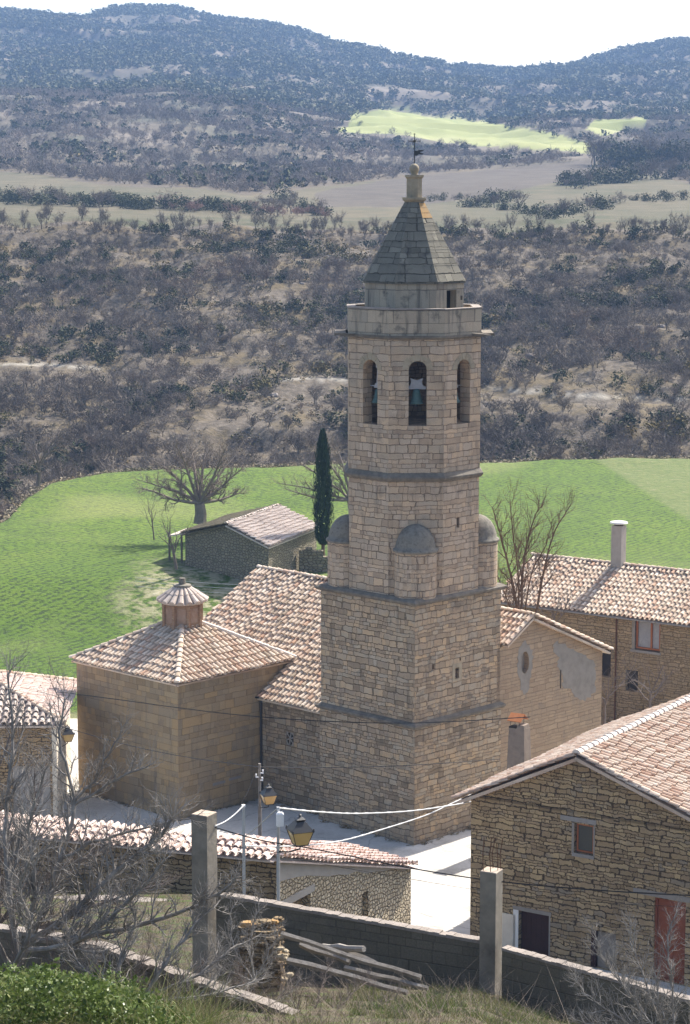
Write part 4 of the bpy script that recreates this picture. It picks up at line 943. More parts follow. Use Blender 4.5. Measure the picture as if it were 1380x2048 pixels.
for u, k in rods: mb = MB(); mb.tube([Pf(uq+u, zt2-.1, kq+k), Pf(uq+u, zt2+.26, kq+k)], .012, 5); mb.build('hood_rod', M['black'], ch)
mb = MB(); A_, B_, C_, D_ = [Pf(uq+u, z, kq+k) for u, z, k in ((-.42, zt2+.22, -.04), (.30, zt2+.22, -.04), (.30, zt2+.52, .34), (-.42, zt2+.52, .34))]; E_, F_ = Pf(uq+.30, zt2+.22, kq+.72), Pf(uq-.42, zt2+.22, kq+.72)
for q4 in ((A_, B_, C_, D_), (D_, C_, E_, F_)): mb.add(list(q4)+[v+V(0, 0, .04) for v in q4], [(3, 2, 1, 0), (4, 5, 6, 7), (0, 1, 5, 4), (1, 2, 6, 5), (2, 3, 7, 6), (3, 0, 4, 7)])
mb.build('hood', m_plain('orange_hood_tile', [(.42, .15, .055), (.54, .23, .10)], 4., .003), ch)
# ------------------------------------------------------------------ farmhouse behind, right
tb = math.radians(-35); bd = V(math.cos(tb), math.sin(tb)); bk = V(-bd.y, bd.x)
BP = at(1000, 1210, 130.); BP = V(BP.x, BP.y); Bf = PF(BP, bd)
farm = empty('farmhouse', BP+bd*8+bk*4, 'long stone farmhouse with pale tile roof and red window behind the church', 'house')
ez = onwall(1232, 1226, BP, bd).z
bh = [opening((1263, 1298, 1321, 1240), BP, bd), opening((1251, 1380, 1276, 1342), BP, bd), opening((1200, 1352, 1222, 1300), BP, bd)]
mb = MB(); BL = 19.; BDp = 8.4
wall_rect(mb, BP, BP+bd*BL, -.1, ez, bh, .3); mb.quad(Bf(0, -.1, BDp), Bf(0, -.1), Bf(0, ez), Bf(0, ez, BDp)); mb.quad(Bf(BL, -.1, BDp), Bf(0, -.1, BDp), Bf(0, ez, BDp), Bf(BL, ez, BDp))
rg = onwall(1232, 1130, Bf(0, 0, BDp/2), bd).z
mb.add([Bf(0, ez), Bf(0, rg-.12, BDp/2), Bf(0, ez, BDp)], [(2, 1, 0)]); mb.build('wall', M['house_back'], farm)
mb = MB(); sB = (rg-ez)/(BDp/2); o = .35
tile_roof(mb, [Bf(-.3, ez-sB*o+.1, -o), Bf(BL, ez-sB*o+.1, -o), Bf(BL, rg+.06, BDp/2), Bf(-.3, rg+.06, BDp/2)], Bf(-.3, ez-sB*o+.1, -o), Bf(BL, ez-sB*o+.1, -o))
tile_roof(mb, [Bf(-.3, ez-sB*o+.1, BDp+o), Bf(BL, ez-sB*o+.1, BDp+o), Bf(BL, rg+.06, BDp/2), Bf(-.3, rg+.06, BDp/2)], Bf(-.3, ez-sB*o+.1, BDp+o), Bf(BL, ez-sB*o+.1, BDp+o))
rf = mb.build('roof', M['tile'], farm); mb = MB(); ridge_tiles(mb, Bf(-.3, rg+.1, BDp/2), Bf(BL, rg+.1, BDp/2), .13); mb.build('ridge_tiles', M['tile'], rf)
mb = MB(); q0 = Bf(.0, ez-sB*o-.02, -o-.03); q1 = Bf(BL, ez-sB*o-.02, -o-.03); mb.tube([q0, q1], .06, 6); mb.build('gutter', M['grey_wood'], farm)
q = onwall(1233, 1230, Bf(0, 0, -.06), bd); mb = MB(); mb.tube([q, V(q.x, q.y, 0)], .045, 6); mb.build('downpipe', M['rust'], farm)
u0, u1, a, b = bh[0]; mb = MB(); frame_box(mb, Bf, u0+.22, u1-.02, a+.06, b-.02, .12, .1, .08); slab(mb, Bf, u0+.22+(u1-u0-.24)*.62-.05, u0+.22+(u1-u0-.24)*.62+.05, a+.16, b-.12, .12, .2); slab(mb, Bf, u0+.22+(u1-u0-.24)*.30, u0+.22+(u1-u0-.24)*.36+.04, a+.16, b-.12, .12, .2) if False else None
wn_ = mb.build('window', M['orange_wood'], farm)
mb = MB(); slab(mb, Bf, u0+.3, u1-.1, a+.14, b-.1, .21, .22); mb.build('pane', M['curtain'], wn_)
mb = MB(); slab(mb, Bf, u0-.06, u1+.08, a-.14, a-.004, -.06, .12); mb.build('sill', M['grey_wood'], wn_)
mb = MB(); slab(mb, Bf, u0-.06, u1+.1, b+.004, b+.12, -.02, .1); mb.build('lintel', M['dark_wood'], wn_)
mb = MB(); slab(mb, Bf, u0+.003, u0+.2, a+.003, b-.003, .004, .1); mb.build('jamb', M['plaster'], wn_)
for i in (1, 2):
    u0, u1, a, b = bh[i]; mb = MB(); slab(mb, Bf, u0, u1, a, b, .25, .3); mb.build('doorway', M['void'], farm)
# chimney with round cap
def onroofB(px, py):
    q0, q1, q2 = Bf(0, ez-sB*o+.1, -o), Bf(5, ez-sB*o+.1, -o), Bf(0, rg+.06, BDp/2); n = (q1-q0).cross(q2-q0); a, b = ray(px, py); dr = V(a, 1, b); t = (q0-V(0, 0, H)).dot(n)/dr.dot(n); return V(0, 0, H)+dr*t
q = onwall(1233, 1128, Bf(0, 0, BDp/2-.35), bd); uq, kq = (q-Bf(0, q.z)).dot(bd), (q-Bf(0, q.z)).dot(bk); zt2 = onwall(1233, 1047, Bf(0, 0, BDp/2-.2), bd).z
mb = MB(); mb.prism([Bf(uq+u, 0, kq+k) for u, k in ((-.36, -.05), (.32, -.05), (.32, .55), (-.36, .55))], q.z-.5, zt2-.12); ch = mb.build('chimney', M['render'], farm)
cc2 = Bf(uq-.02, 0, kq+.25); mb = MB(); mb.lathe((cc2.x, cc2.y), [(.28, zt2-.12), (.28, zt2+.0)], 14); mb.build('chimney_throat', M['void'], ch)
mb = MB(); mb.lathe((cc2.x, cc2.y), [(.0, zt2), (.52, zt2), (.54, zt2+.04), (.50, zt2+.10), (.2, zt2+.16), (.0, zt2+.17)], 22); mb.build('chimney_cap', M['white_paint'], ch)
# ------------------------------------------------------------------ left house
LP = atz(116, 1648, 0.); LP = V(LP.x, LP.y); LA = V(math.cos(math.radians(2.5)), math.sin(math.radians(2.5))); Lf = PF(LP, LA)
lh = empty('garage_house', LP+V(-5, 4), 'low tan house with hipped tile roof and garage at the left edge', 'house')
lez = onwall(116, 1446, LP, LA).z; LL, LD = 13., 8.4
gh = [opening((28, 1650, 100, 1532), LP-LA*LL, LA)]; gh[0] = (gh[0][0], gh[0][1], .0, gh[0][3])
mb = MB(); wall_rect(mb, LP-LA*LL, LP, -.1, lez, gh, .3); mb.quad(Lf(-LL, -.1, LD), Lf(-LL, -.1), Lf(-LL, lez), Lf(-LL, lez, LD))
mb.quad(Lf(0, -.1, LD), Lf(-LL, -.1, LD), Lf(-LL, lez, LD), Lf(0, lez, LD)); mb.build('wall', M['shed_dark'], lh)
mb = MB(); mb.quad(Lf(0, -.1), Lf(0, -.1, LD), Lf(0, lez, LD), Lf(0, lez)); slab(mb, Lf, -.22, .004, -.1, lez, -.02, .1); mb.build('side_wall', M['cream_wall'], lh)
u0, u1, a, b = gh[0]; mb = MB(); slab(mb, Lf, u0-LL, u1-LL, a, b, .12, .18)
for k in range(6): slab(mb, Lf, u0-LL+.03, u1-LL-.03, a+.1+k*(b-a)/6, a+.1+k*(b-a)/6+.03, .11, .13)
mb.build('garage_door', M['render'], lh)
mb = MB(); oL = .42; pit_ = .36; wR = LD/2+oL; zh = lez+.06; hz_ = zh+pit_*wR
a_, b_, c_, d_ = Lf(-LL, zh, -oL), Lf(oL, zh, -oL), Lf(oL, zh, LD+oL), Lf(-LL, zh, LD+oL); r0, r1 = Lf(oL-wR, hz_, LD/2), Lf(-LL, hz_, LD/2)
tile_roof(mb, [a_, b_, r0, r1], a_, b_, sp=.36, r=.12, ln=.5); tile_roof(mb, [c_, d_, r1, r0], c_, d_, sp=.36, r=.12, ln=.5)
rf = mb.build('roof', M['tile_grey'], lh)
mb = MB(); tile_roof(mb, [b_, c_, r0], b_, c_, sp=.3, r=.1, ln=.45); mb.build('sunlit_end_slope', M['tile_pale'], rf)  # sunlit look of this slope is put into its paler tile colour
mb = MB(); ridge_tiles(mb, b_+V(0, 0, .06), r0+V(0, 0, .06), .14); ridge_tiles(mb, c_+V(0, 0, .06), r0+V(0, 0, .06), .14); mb.build('hip_tiles', M['tile_red'], rf)
# ------------------------------------------------------------------ roofed wall and outbuilding along the lower street
Q1 = at(552, 1712, 70.); Q0 = at(-90, 1650, 73.6); Q2 = at(822, 1730, 78.2)
def street_piece(name, lab, cat, A, B, mat, tilem, wdt, holes_px=(), dep=3.6, zb=2.0, rise=.30):
    A2, B2 = V(A.x, A.y), V(B.x, B.y); d = (B2-A2).normalized(); L = (B2-A2).length; inn = V(-d.y, d.x); P_ = PF(A2, d)
    e = empty(name, (A2+B2)/2+inn*wdt/2+V(0, 0, min(A.z, B.z)-3), lab, cat)
    zs = lambda u: A.z+(B.z-A.z)*u/L
    hs_ = []
    for h in holes_px:
        a = onwall(h[0], h[1], A2, d); b = onwall(h[2], h[3], A2, d); hs_.append(((a-V(A2.x, A2.y, a.z)).dot(d), (b-V(A2.x, A2.y, b.z)).dot(d), min(a.z, b.z), max(a.z, b.z)))
    return e, A2, B2, d, inn, P_, L, zs, hs_
e, A2, B2, d, inn, P_, L, zs, _ = street_piece('roofed_street_wall', 'brown rubble wall capped with white lit tiles beside the lower street', 'wall', Q0, Q1, None, None, 1.25)
zb = 4.0; Wd = .9
mb = MB(); mb.add([P_(0, zb), P_(L, zb), P_(L, zs(L)-.06), P_(0, zs(0)-.06), P_(0, zb, Wd-.2), P_(L, zb, Wd-.2), P_(L, zs(L)+.2, Wd-.2), P_(0, zs(0)+.2, Wd-.2)], [(0, 1, 2, 3), (5, 4, 7, 6), (1, 5, 6, 2), (4, 0, 3, 7)])
for k in range(3): slab(mb, P_, L*.42+k*.02, L, zs(L*.7)-.55-.3*k, zs(L*.7)-.50-.3*k, -.03, .1) if k < 1 else None
mb.build('wall', M['shed_dark'], e)
mb = MB(); tile_roof(mb, [P_(-.1, zs(0), -.28), P_(L, zs(L), -.28), P_(L, zs(L)+.26, Wd), P_(-.1, zs(0)+.26, Wd)], P_(-.1, zs(0), -.28), P_(L, zs(L), -.28), sp=.28, r=.1, ln=.42, thick=.05)
mb.build('tile_cap', M['tile_pale'], e)
e, A2, B2, d, inn, P_, L, zs, hs_ = street_piece('street_outbuilding', 'pale stone outbuilding with thin tile roof beside the square', 'outbuilding', Q1, Q2, None, None, 1.3, [(566, 1835, 621, 1786), (724, 1860, 737, 1781)])
mb = MB()
hA, hB = hs_; zb = 0.; hA = (hA[0], hA[1], 2.5, hA[3]); hB = (hB[0], hB[1], 3.4, hB[3])
tp = lambda u: zs(u)-.06
us_ = sorted({0., L, hA[0], hA[1], hB[0], hB[1], *[L*k/12 for k in range(1, 12)]})
for u0, u1 in zip(us_, us_[1:]):
    um = (u0+u1)/2; h = next((h for h in (hA, hB) if h[0] < um < h[1]), None)
    if h is None: mb.quad(P_(u0, zb), P_(u1, zb), P_(u1, tp(u1)), P_(u0, tp(u0)))
    else:
        mb.quad(P_(u0, zb), P_(u1, zb), P_(u1, h[2]), P_(u0, h[2])); mb.quad(P_(u0, h[3]), P_(u1, h[3]), P_(u1, tp(u1)), P_(u0, tp(u0)))
for h in (hA, hB):
    mb.quad(P_(h[0], h[2]), P_(h[0], h[3]), P_(h[0], h[3], .4), P_(h[0], h[2], .4)); mb.quad(P_(h[1], h[3]), P_(h[1], h[2]), P_(h[1], h[2], .4), P_(h[1], h[3], .4)); mb.quad(P_(h[0], h[3]), P_(h[1], h[3]), P_(h[1], h[3], .4), P_(h[0], h[3], .4))
band = [(0, zs(0)-.9)]+[(u, max(zs(u)-.9+.75*(u/L)**.7+random.uniform(-.07, .07), -9)) for u in [L*k/14 for k in range(1, 14)]]+[(L, zs(L)-.12)]
mb.quad(P_(L, zb), P_(L, zb, 2.6), P_(L, zs(L)+.2, 2.6), P_(L, zs(L)-.06)); mb.quad(P_(L, zb, 2.6), P_(0, zb, 2.6), P_(0, zs(0)+.2, 2.6), P_(L, zs(L)+.2, 2.6)); mb.quad(P_(0, zb, 2.6), P_(0, zb), P_(0, zs(0)-.06), P_(0, zs(0)+.2, 2.6))
mb.build('wall', M['shed_pale'], e)
mb = MB()
for (u0, z0), (u1, z1) in zip(band, band[1:]): mb.quad(P_(u0, z0, -.015), P_(u1, z1, -.015), P_(u1, zs(u1)-.05, -.015), P_(u0, zs(u0)-.05, -.015)); mb.quad(P_(u1, z1, -.015), P_(u0, z0, -.015), P_(u0, z0, .01), P_(u1, z1, .01))
mb.build('rendered_band', M['render'], e)
mb = MB(); slab(mb, P_, hA[0], hA[1], hA[2], hA[3], .34, .4); mb.build('garage_opening', M['shed_dark'], e)
mb = MB(); slab(mb, P_, hB[0], hB[1], hB[2], hB[3], .25, .3); mb.build('doorway', M['cream_wall'], e)
mb = MB(); slab(mb, P_, hA[0]-.3, hA[1]+.25, hA[3]+.01, hA[3]+.26, -.02, .2); mb.build('lintel', M['render'], e)
mb = MB(); tile_roof(mb, [P_(-.05, zs(0), -.22), P_(L+.15, zs(L), -.22), P_(L+.15, zs(L)+.30, 2.7), P_(-.05, zs(0)+.30, 2.7)], P_(-.05, zs(0), -.22), P_(L+.15, zs(L), -.22), sp=.28, r=.1, ln=.42, thick=.05)
mb.build('tile_roof', M['tile_pale'], e)
# ------------------------------------------------------------------ field shed with lean-to
sp_, = [at(537, 1146, 157.)]; s0 = at(371, 1140, 164.); s2 = at(633, 1118, 166.)
FP = V(sp_.x, sp_.y); fzb = 2.0
fs = empty('field_shed', FP+V(-1, 4, 2.4), 'small stone field shed with weathered tile roof under the cypress', 'shed')
fa, fb = V(s0.x, s0.y), V(s2.x, s2.y); dgx = (FP-fa).normalized(); dsx = (fb-FP).normalized()
Lg, Ls = (FP-fa).length, (fb-FP).length
zE = onwall(537, 1089, fa, dgx).z; zA = onwall(455, 1049, fa, dgx).z; zL = onwall(371, 1066, fa, dgx).z; uA = (onwall(455, 1049, fa, dgx)-V(fa.x, fa.y, onwall(455, 1049, fa, dgx).z)).dot(dgx)
Gf = lambda u, z, k=0.: V(fa.x, fa.y)+dgx*u+dsx*k+V(0, 0, z)
mb = MB(); mb.add([Gf(0, fzb), Gf(Lg, fzb), Gf(Lg, zE), Gf(uA, zA), Gf(0, zL)], [(0, 1, 2, 3, 4)]); mb.quad(Gf(Lg, fzb), Gf(Lg, fzb, Ls), Gf(Lg, zE, Ls), Gf(Lg, zE))
mb.add([Gf(0, fzb, Ls), Gf(0, zL, Ls), Gf(uA, zA, Ls), Gf(Lg, zE, Ls), Gf(Lg, fzb, Ls)], [(0, 1, 2, 3, 4)]); mb.quad(Gf(0, fzb, Ls), Gf(0, fzb), Gf(0, zL), Gf(0, zL, Ls)); mb.build('wall', M['field_shed'], fs)
mb = MB(); tile_roof(mb, [Gf(Lg+.3, zE-.05, -.3), Gf(Lg+.3, zE-.05, Ls+.3), Gf(uA, zA+.1, Ls+.3), Gf(uA, zA+.1, -.3)], Gf(Lg+.3, zE-.05, -.3), Gf(Lg+.3, zE-.05, Ls+.3), sp=.3, r=.1)
rf = mb.build('roof', M['tile_grey'], fs); mb = MB(); tile_roof(mb, [Gf(-.3, zL-.0, -.3), Gf(-.3, zL-.0, Ls+.3), Gf(uA, zA+.1, Ls+.3), Gf(uA, zA+.1, -.3)], Gf(-.3, zL, -.3), Gf(-.3, zL, Ls+.3), sp=.3, r=.1); mb.build('mossy_slope', m_plain('mossy_tile', [(.06, .06, .03), (.12, .10, .06), (.19, .15, .10)], 3., .01), rf)
mb = MB(); ridge_tiles(mb, Gf(uA, zA+.14, -.3), Gf(uA, zA+.14, Ls+.3), .12); mb.build('ridge_tiles', M['tile_grey'], rf)
mb = MB()
A_, B_, C_, D_ = Gf(-.1, zL-.05, .4), Gf(-.1, zL-.0, 4.2), Gf(-2.6, zL-.55, 4.0), Gf(-2.6, zL-.6, .6)
mb.add([A_, B_, C_, D_]+[v-V(0, 0, .1) for v in (A_, B_, C_, D_)], [(0, 1, 2, 3), (7, 6, 5, 4), (0, 4, 5, 1), (1, 5, 6, 2), (2, 6, 7, 3), (3, 7, 4, 0)]); mb.build('lean_to_roof', M['tile_grey'], fs)
for u, k in ((-2.45, .8), (-.9, .7)):
    mb = MB(); q = Gf(u, 0, k); zg = float(gz(q.x, q.y)); mb.tube([V(q.x, q.y, zg-.2), V(q.x, q.y, zL-.35)], .09, 6); mb.build('lean_to_post', M['bark_brown'], fs)
q = at(625, 1146, 162); rw = empty('ruined_wall', V(q.x, q.y, float(gz(q.x, q.y))), 'broken low stone wall stub beside the field shed', 'wall')
mb = MB(); zg = float(gz(q.x, q.y))-.3
prof = [(-1., 1.6), (-.5, 1.75), (.0, 1.5), (.4, 1.55), (.8, 1.1), (1.15, 1.2), (1.3, .7)]
for (x0, h0), (x1, h1) in zip(prof, prof[1:]): mb.prism([V(q.x+x0, q.y-.3), V(q.x+x1, q.y-.3), V(q.x+x1, q.y+.3), V(q.x+x0, q.y+.3)], zg, zg+h0+.3)
mb.build('rubble', M['field_shed'], rw)
# ------------------------------------------------------------------ garden: block wall, posts, low walls
def zline(px, py, p, d): return onwall(px, py, p, d)
fw0, fw1 = at(432, 1787, 45.4), at(962, 1882, 42.9); fw2, fw3 = at(1004, 1895, 42.5), at(1420, 2012, 39.8)
def block_wall(lab, a, b, drop=1.9, th=.2):
    A, B = V(a.x, a.y), V(b.x, b.y); d = (B-A).normalized(); L = (B-A).length; P_ = PF(A, d); e = empty('block_wall', (A+B)/2+V(0, 0, min(a.z, b.z)-1.2), lab, 'wall', None)
    mb = MB(); n = 10; 
    for k in range(n):
        u0, u1 = L*k/n, L*(k+1)/n; z0, z1 = [a.z+(b.z-a.z)*u/L-.05 for u in (u0, u1)]
        mb.quad(P_(u0, a.z-drop-.6), P_(u1, a.z-drop-.6), P_(u1, z1), P_(u0, z0)); mb.quad(P_(u1, a.z-drop-2.5, th), P_(u0, a.z-drop-2.5, th), P_(u0, z0, th), P_(u1, z1, th))
    mb.quad(P_(0, a.z-drop, th), P_(0, a.z-drop), P_(0, a.z-.05), P_(0, a.z-.05, th)); mb.quad(P_(L, b.z-drop), P_(L, b.z-drop, th), P_(L, b.z-.05, th), P_(L, b.z-.05)); mb.build('blocks', M['block'], e)
    mb = MB(); n = 40
    for k in range(n):
        u0, u1 = L*k/n, L*(k+1)/n; z0, z1 = [a.z+(b.z-a.z)*u/L for u in (u0, u1)]; j = random.uniform(-.012, .012); o = random.uniform(0, .012)
        q = [P_(u, z+dz, kk) for u, z in ((u0+.002, z0), (u1-.002, z1)) for dz, kk in ((-.055, -.015-o), (-.055, th+.015), (j, th+.01), (j+.005, -.01-o))]
        mb.add(q, [(0, 1, 2, 3), (7, 6, 5, 4), (0, 4, 5, 1), (1, 5, 6, 2), (2, 6, 7, 3), (3, 7, 4, 0)])
    mb.build('coping', M['coping'], e); return P_, L
block_wall('grey concrete block wall between the two concrete posts', fw0, fw1)
block_wall('grey concrete block wall running right from the rodded post', fw2, fw3)
def conc_post(lab, px, w_px, ytop, D, zb, ang, rods):
    c = at(px, ytop, D); s = w_px/F*D*1.0/2; e = empty('concrete_post', V(c.x, c.y, zb), lab, 'post')
    ca, sa = math.cos(ang), math.sin(ang); q = lambda u, v, z: V(c.x+u*ca-v*sa, c.y+u*sa+v*ca, z)
    h = s/(math.cos(ang)+math.sin(abs(ang)))*1.0
    mb = MB(); n = 9
    for k in range(n):
        z0, z1 = zb-1+(c.z-zb+1)*k/n, zb-1+(c.z-zb+1)*(k+1)/n; mb.prism([q(-h, -h, 0), q(h, -h, 0), q(h, h, 0), q(-h, h, 0)], z0, z1, cap0=k == 0, cap1=False)
    mb.build('shaft', M['concrete'], e)
    mb = MB(); mb.prism([q(-h, -h, 0), q(h, -h, 0), q(h, h, 0), q(-h, h, 0)], c.z, c.z+.015, top=[q(-h*.95, -h*.95, 0), q(h*.95, -h*.95, 0), q(h*.95, h*.95, 0), q(-h*.95, h*.95, 0)]); mb.build('post_top', M['post_top'], e)
    for u, v, hh in rods:
        mb = MB(); b = q(u*h, v*h, c.z-.05); mb.tube([b, b+V(random.uniform(-.03, .03), 0, hh*.5), b+V(random.uniform(-.05, .05), 0, hh)], .008, 5); mb.build('reinforcing_rod', M['rust'], e)
    return c, h, q
conc_post('tall bare concrete post at the left end of the block wall', 408, 52, 1627, 45.6, 15.2, math.radians(-29), [(.1, .3, .05)])
conc_post('concrete post with rusty rods on top near the stone house', 983, 48, 1741, 42.9, 15.0, math.radians(-27), [(-.7, -.7, .75), (-.1, .75, .68), (.25, -.75, .78), (.75, .1, .62), (.9, .7, .70)])
def low_wall(lab, pxs_, D0, D1, th, drop, mat):
    pts = [at(x, y, D0+(D1-D0)*i/(len(pxs_)-1)) for i, (x, y) in enumerate(pxs_)]
    e = empty('low_wall', pts[0]-V(0, 0, drop), lab, 'wall'); mb = MB(); mc = MB()
    for a, b in zip(pts, pts[1:]):
        d = (V(b.x, b.y)-V(a.x, a.y)).normalized(); n = V(-d.y, d.x)*th
        mb.quad(a-V(0, 0, drop), b-V(0, 0, drop), b-V(0, 0, .05), a-V(0, 0, .05)); mb.quad(b+n-V(0, 0, drop), a+n-V(0, 0, drop), a+n-V(0, 0, .05), b+n-V(0, 0, .05))
        m_ = 7
        for k in range(m_):
            p, q = a+(b-a)*(k/m_), a+(b-a)*((k+1)/m_-.004); j = V(0, 0, random.uniform(-.02, .025)); o = n.normalized()*random.uniform(-.03, .0)
            vs = [p+o-V(0, 0, .06), q+o-V(0, 0, .06), q+n*1.05-V(0, 0, .06), p+n*1.05-V(0, 0, .06)]; vs += [v_+j+V(0, 0, .07) for v_ in vs]
            mc.add(vs, [(3, 2, 1, 0), (4, 5, 6, 7), (0, 1, 5, 4), (1, 2, 6, 5), (2, 3, 7, 6), (3, 0, 4, 7)])
    mb.build('wall_body', mat, e); mc.build('coping', M['coping'], e)
low_wall('low garden wall with pale coping slanting under the fig branches', [(-60, 1846), (95, 1872), (190, 1892), (300, 1930), (420, 1975), (585, 2030)], 39.5, 34.8, .22, 1.3, M['block'])
low_wall('short low wall with pale top just below the roofed street wall', [(60, 1806), (180, 1800), (330, 1808)], 68.6, 68.0, .5, .8, M['shed_dark'])
def stone(mb, c, r, rng):
    n = 7; vs = []
    for z, k in ((-.5, .8), (0, 1.), (.5, .75)):
        for i in range(n):
            t = 2*math.pi*i/n; vs.append(c+V(r[0]*k*math.cos(t)*rng.uniform(.8, 1.15), r[1]*k*math.sin(t)*rng.uniform(.8, 1.15), r[2]*z*rng.uniform(.85, 1.15)))
    mb.add(vs, [(i+n*l, (i+1) % n+n*l, (i+1) % n+n*(l+1), i+n*(l+1)) for l in (0, 1) for i in range(n)]+[tuple(range(n-1, -1, -1)), tuple(range(2*n, 3*n))])
# ruined rubble pier
q = at(520, 1842, 41.5); e = empty('rubble_pier', V(q.x, q.y, q.z-.9), 'crumbling stone pier with orange capstones beside the beam pile', 'ruin')
mb = MB(); o8 = [(-.34, -.26), (.05, -.36), (.34, -.24), (.38, .2), (.1, .36), (-.3, .26)]
mb.prism([V(q.x+x*1.3, q.y+y*1.3) for x, y in o8], q.z-1.3, q.z-.5, top=[V(q.x+x*1.05, q.y+y*1.1) for x, y in o8], cap1=False); mb.prism([V(q.x+x*1.05, q.y+y*1.1) for x, y in o8], q.z-.5, q.z-.12, top=[V(q.x+x*.85+.05, q.y+y*.9) for x, y in o8]); mb.build('rubble_core', M['stub'], e)
for k in range(46):
    mb = MB(); zz = random.uniform(-.95, -.1); kk = 1.22-.2*(zz+1); (x0, y0), (x1, y1) = o8[k % 6], o8[(k+1) % 6]; t = random.random(); sm_ = random.uniform(.7, 1.25); stone(mb, q+V((x0+(x1-x0)*t)*kk, (y0+(y1-y0)*t)*kk, zz), (.12*sm_, .10*sm_, .065*sm_), random.Random(k+90)); mb.build('wall_stone', M['stub'], e)
rg_ = random.Random(5)
for k in range(15):
    mb = MB(); a = rg_.uniform(0, 6.28); rr = rg_.uniform(.05, .42); stone(mb, q+V(rr*math.cos(a), rr*.8*math.sin(a), rg_.uniform(-.12, .03)), (rg_.uniform(.08, .17), rg_.uniform(.08, .13), rg_.uniform(.06, .1)), rg_)
    mb.build('capstone', M['orange_slab'] if k % 3 == 0 else M['stub'], e)
for k in range(9):
    x, y = rg_.uniform(545, 600), rg_.uniform(1895, 1960); c = at(x, y, 41.2-.3*rg_.random()); mb = MB(); stone(mb, c-V(0, 0, 0), (rg_.uniform(.06, .11), rg_.uniform(.06, .1), rg_.uniform(.05, .07)), rg_)
    tag(mb.build('loose_stone', M['finial'], None, loc=tuple(c)), 'loose pale stone tumbled at the foot of the rubble pier', 'stone', 'loose stones below the rubble pier')
# weathered beams
for (a, b, r, lab) in (((563, 1868, 41.4), (842, 1957, 40.4), .058, 'longest grey weathered beam on top of the beam pile'), ((575, 1920, 40.8), (815, 1985, 39.8), .066, 'thick split beam with pale edge at the front of the pile'),
                       ((645, 1893, 42.0), (728, 1899, 41.2), .07, 'short round log with cut end lying against the block wall'), ((700, 1905, 41.6), (752, 1926, 41.0), .06, 'short pale timber stub on the beam pile'),
                       ((690, 1935, 41.2), (856, 1975, 40.2), .055, 'lowest dark beam ending right of the beam pile'), ((600, 1890, 41.9), (700, 1925, 41.4), .06, 'dark beam half buried between the larger beams')):
    p0, p1 = at(*a), at(*b); rr = random.Random(int(a[0])); pts = [p0+(p1-p0)*t+V(0, 0, rr.uniform(-.02, .02)) for t in (0, .2, .4, .6, .8, 1)]
    mb = MB(); mb.tube(pts, [r*rr.uniform(.85, 1.1) for _ in pts], 7 if 'log' in lab else 5); o_ = mb.build('weathered_beam', M['wood'], None, loc=tuple(p0)); tag(o_, lab, 'beam', 'old beams piled behind the garden')
# ------------------------------------------------------------------ lamps, poles, cables
def lantern(name_parent, c, s):
    """four-sided street lantern hanging/standing with bottom centre at c"""
    mb = MB()
    def sqz(r, z): return [c+V(r*x-.35*r*y, r*y+.35*r*x, z) for x, y in ((-1, -1), (1, -1), (1, 1), (-1, 1))]
    mb.prism([v for v in sqz(.17*s, 0)], c.z, c.z+.42*s, top=sqz(.29*s, 0)); gl = mb.build('lantern_glass', M['amber'], name_parent)
    mb = MB(); lo, hi = sqz(.172*s, 0), sqz(.293*s, 0)
    for i in range(4):
        a, b = lo[i], hi[i]; mb.tube([V(a.x, a.y, c.z), V(b.x, b.y, c.z+.42*s)], .014*s, 4)
        a2, b2 = lo[(i+1) % 4], hi[(i+1) % 4]; mb.tube([V(a.x, a.y, c.z), V(a2.x, a2.y, c.z)], .018*s, 4); mb.tube([V(b.x, b.y, c.z+.42*s), V(b2.x, b2.y, c.z+.42*s)], .02*s, 4)
        mb.tube([V(b.x, b.y, c.z+.40*s), V(b.x, b.y, c.z+.50*s)], [.03*s, .02*s], 5)
    mb.build('lantern_frame', M['black'], gl)
    mb = MB(); mb.prism(sqz(.31*s, 0), c.z+.425*s, c.z+.68*s, top=sqz(.12*s, 0)); mb.prism(sqz(.10*s, 0), c.z+.68*s, c.z+.74*s, top=sqz(.13*s, 0)); mb.prism(sqz(.13*s, 0), c.z+.74*s, c.z+.80*s, top=sqz(.05*s, 0))
    mb.lathe((c.x, c.y), [(.05*s, c.z+.8*s), (.03*s, c.z+.83*s), (.055*s, c.z+.86*s), (.0, c.z+.9*s)], 8); mb.build('lantern_hood', M['black'], gl)
def gr(p): return float(gz(p.x, p.y))
# lamp on the tall pole by the chapel
D = 78.; pt = at(519, 1527, D); pb = V(pt.x, pt.y, 4.5)
lp = empty('street_lamp', pb, 'street lamp with amber lantern on the tall pole in front of the chapel corner', 'street lamp', 'amber street lamps')
mb = MB(); mb.tube([pb, V(pt.x, pt.y, pt.z-1.6)], .07, 8); mb.tube([V(pt.x, pt.y, pt.z-1.6), pt], .05, 8); mb.build('pole', M['wood'], lp)
mb = MB(); 
for zz, sx in ((-.35, .12), (-.5, -.12), (-.62, .10)): mb.tube([pt+V(0, 0, zz), pt+V(sx, -.03, zz), pt+V(sx, -.03, zz+.12)], .035, 6)
mb.build('insulator', M['box'], lp)
c = at(537, 1607, D-.3); lantern(lp, c, .82); mb = MB(); mb.tube([V(pt.x, pt.y, c.z-.22), V((pt.x+c.x)/2, c.y, c.z-.16), c+V(0, 0, -.12), c+V(0, 0, .01)], .02, 6); mb.build('bracket', M['black'], lp)
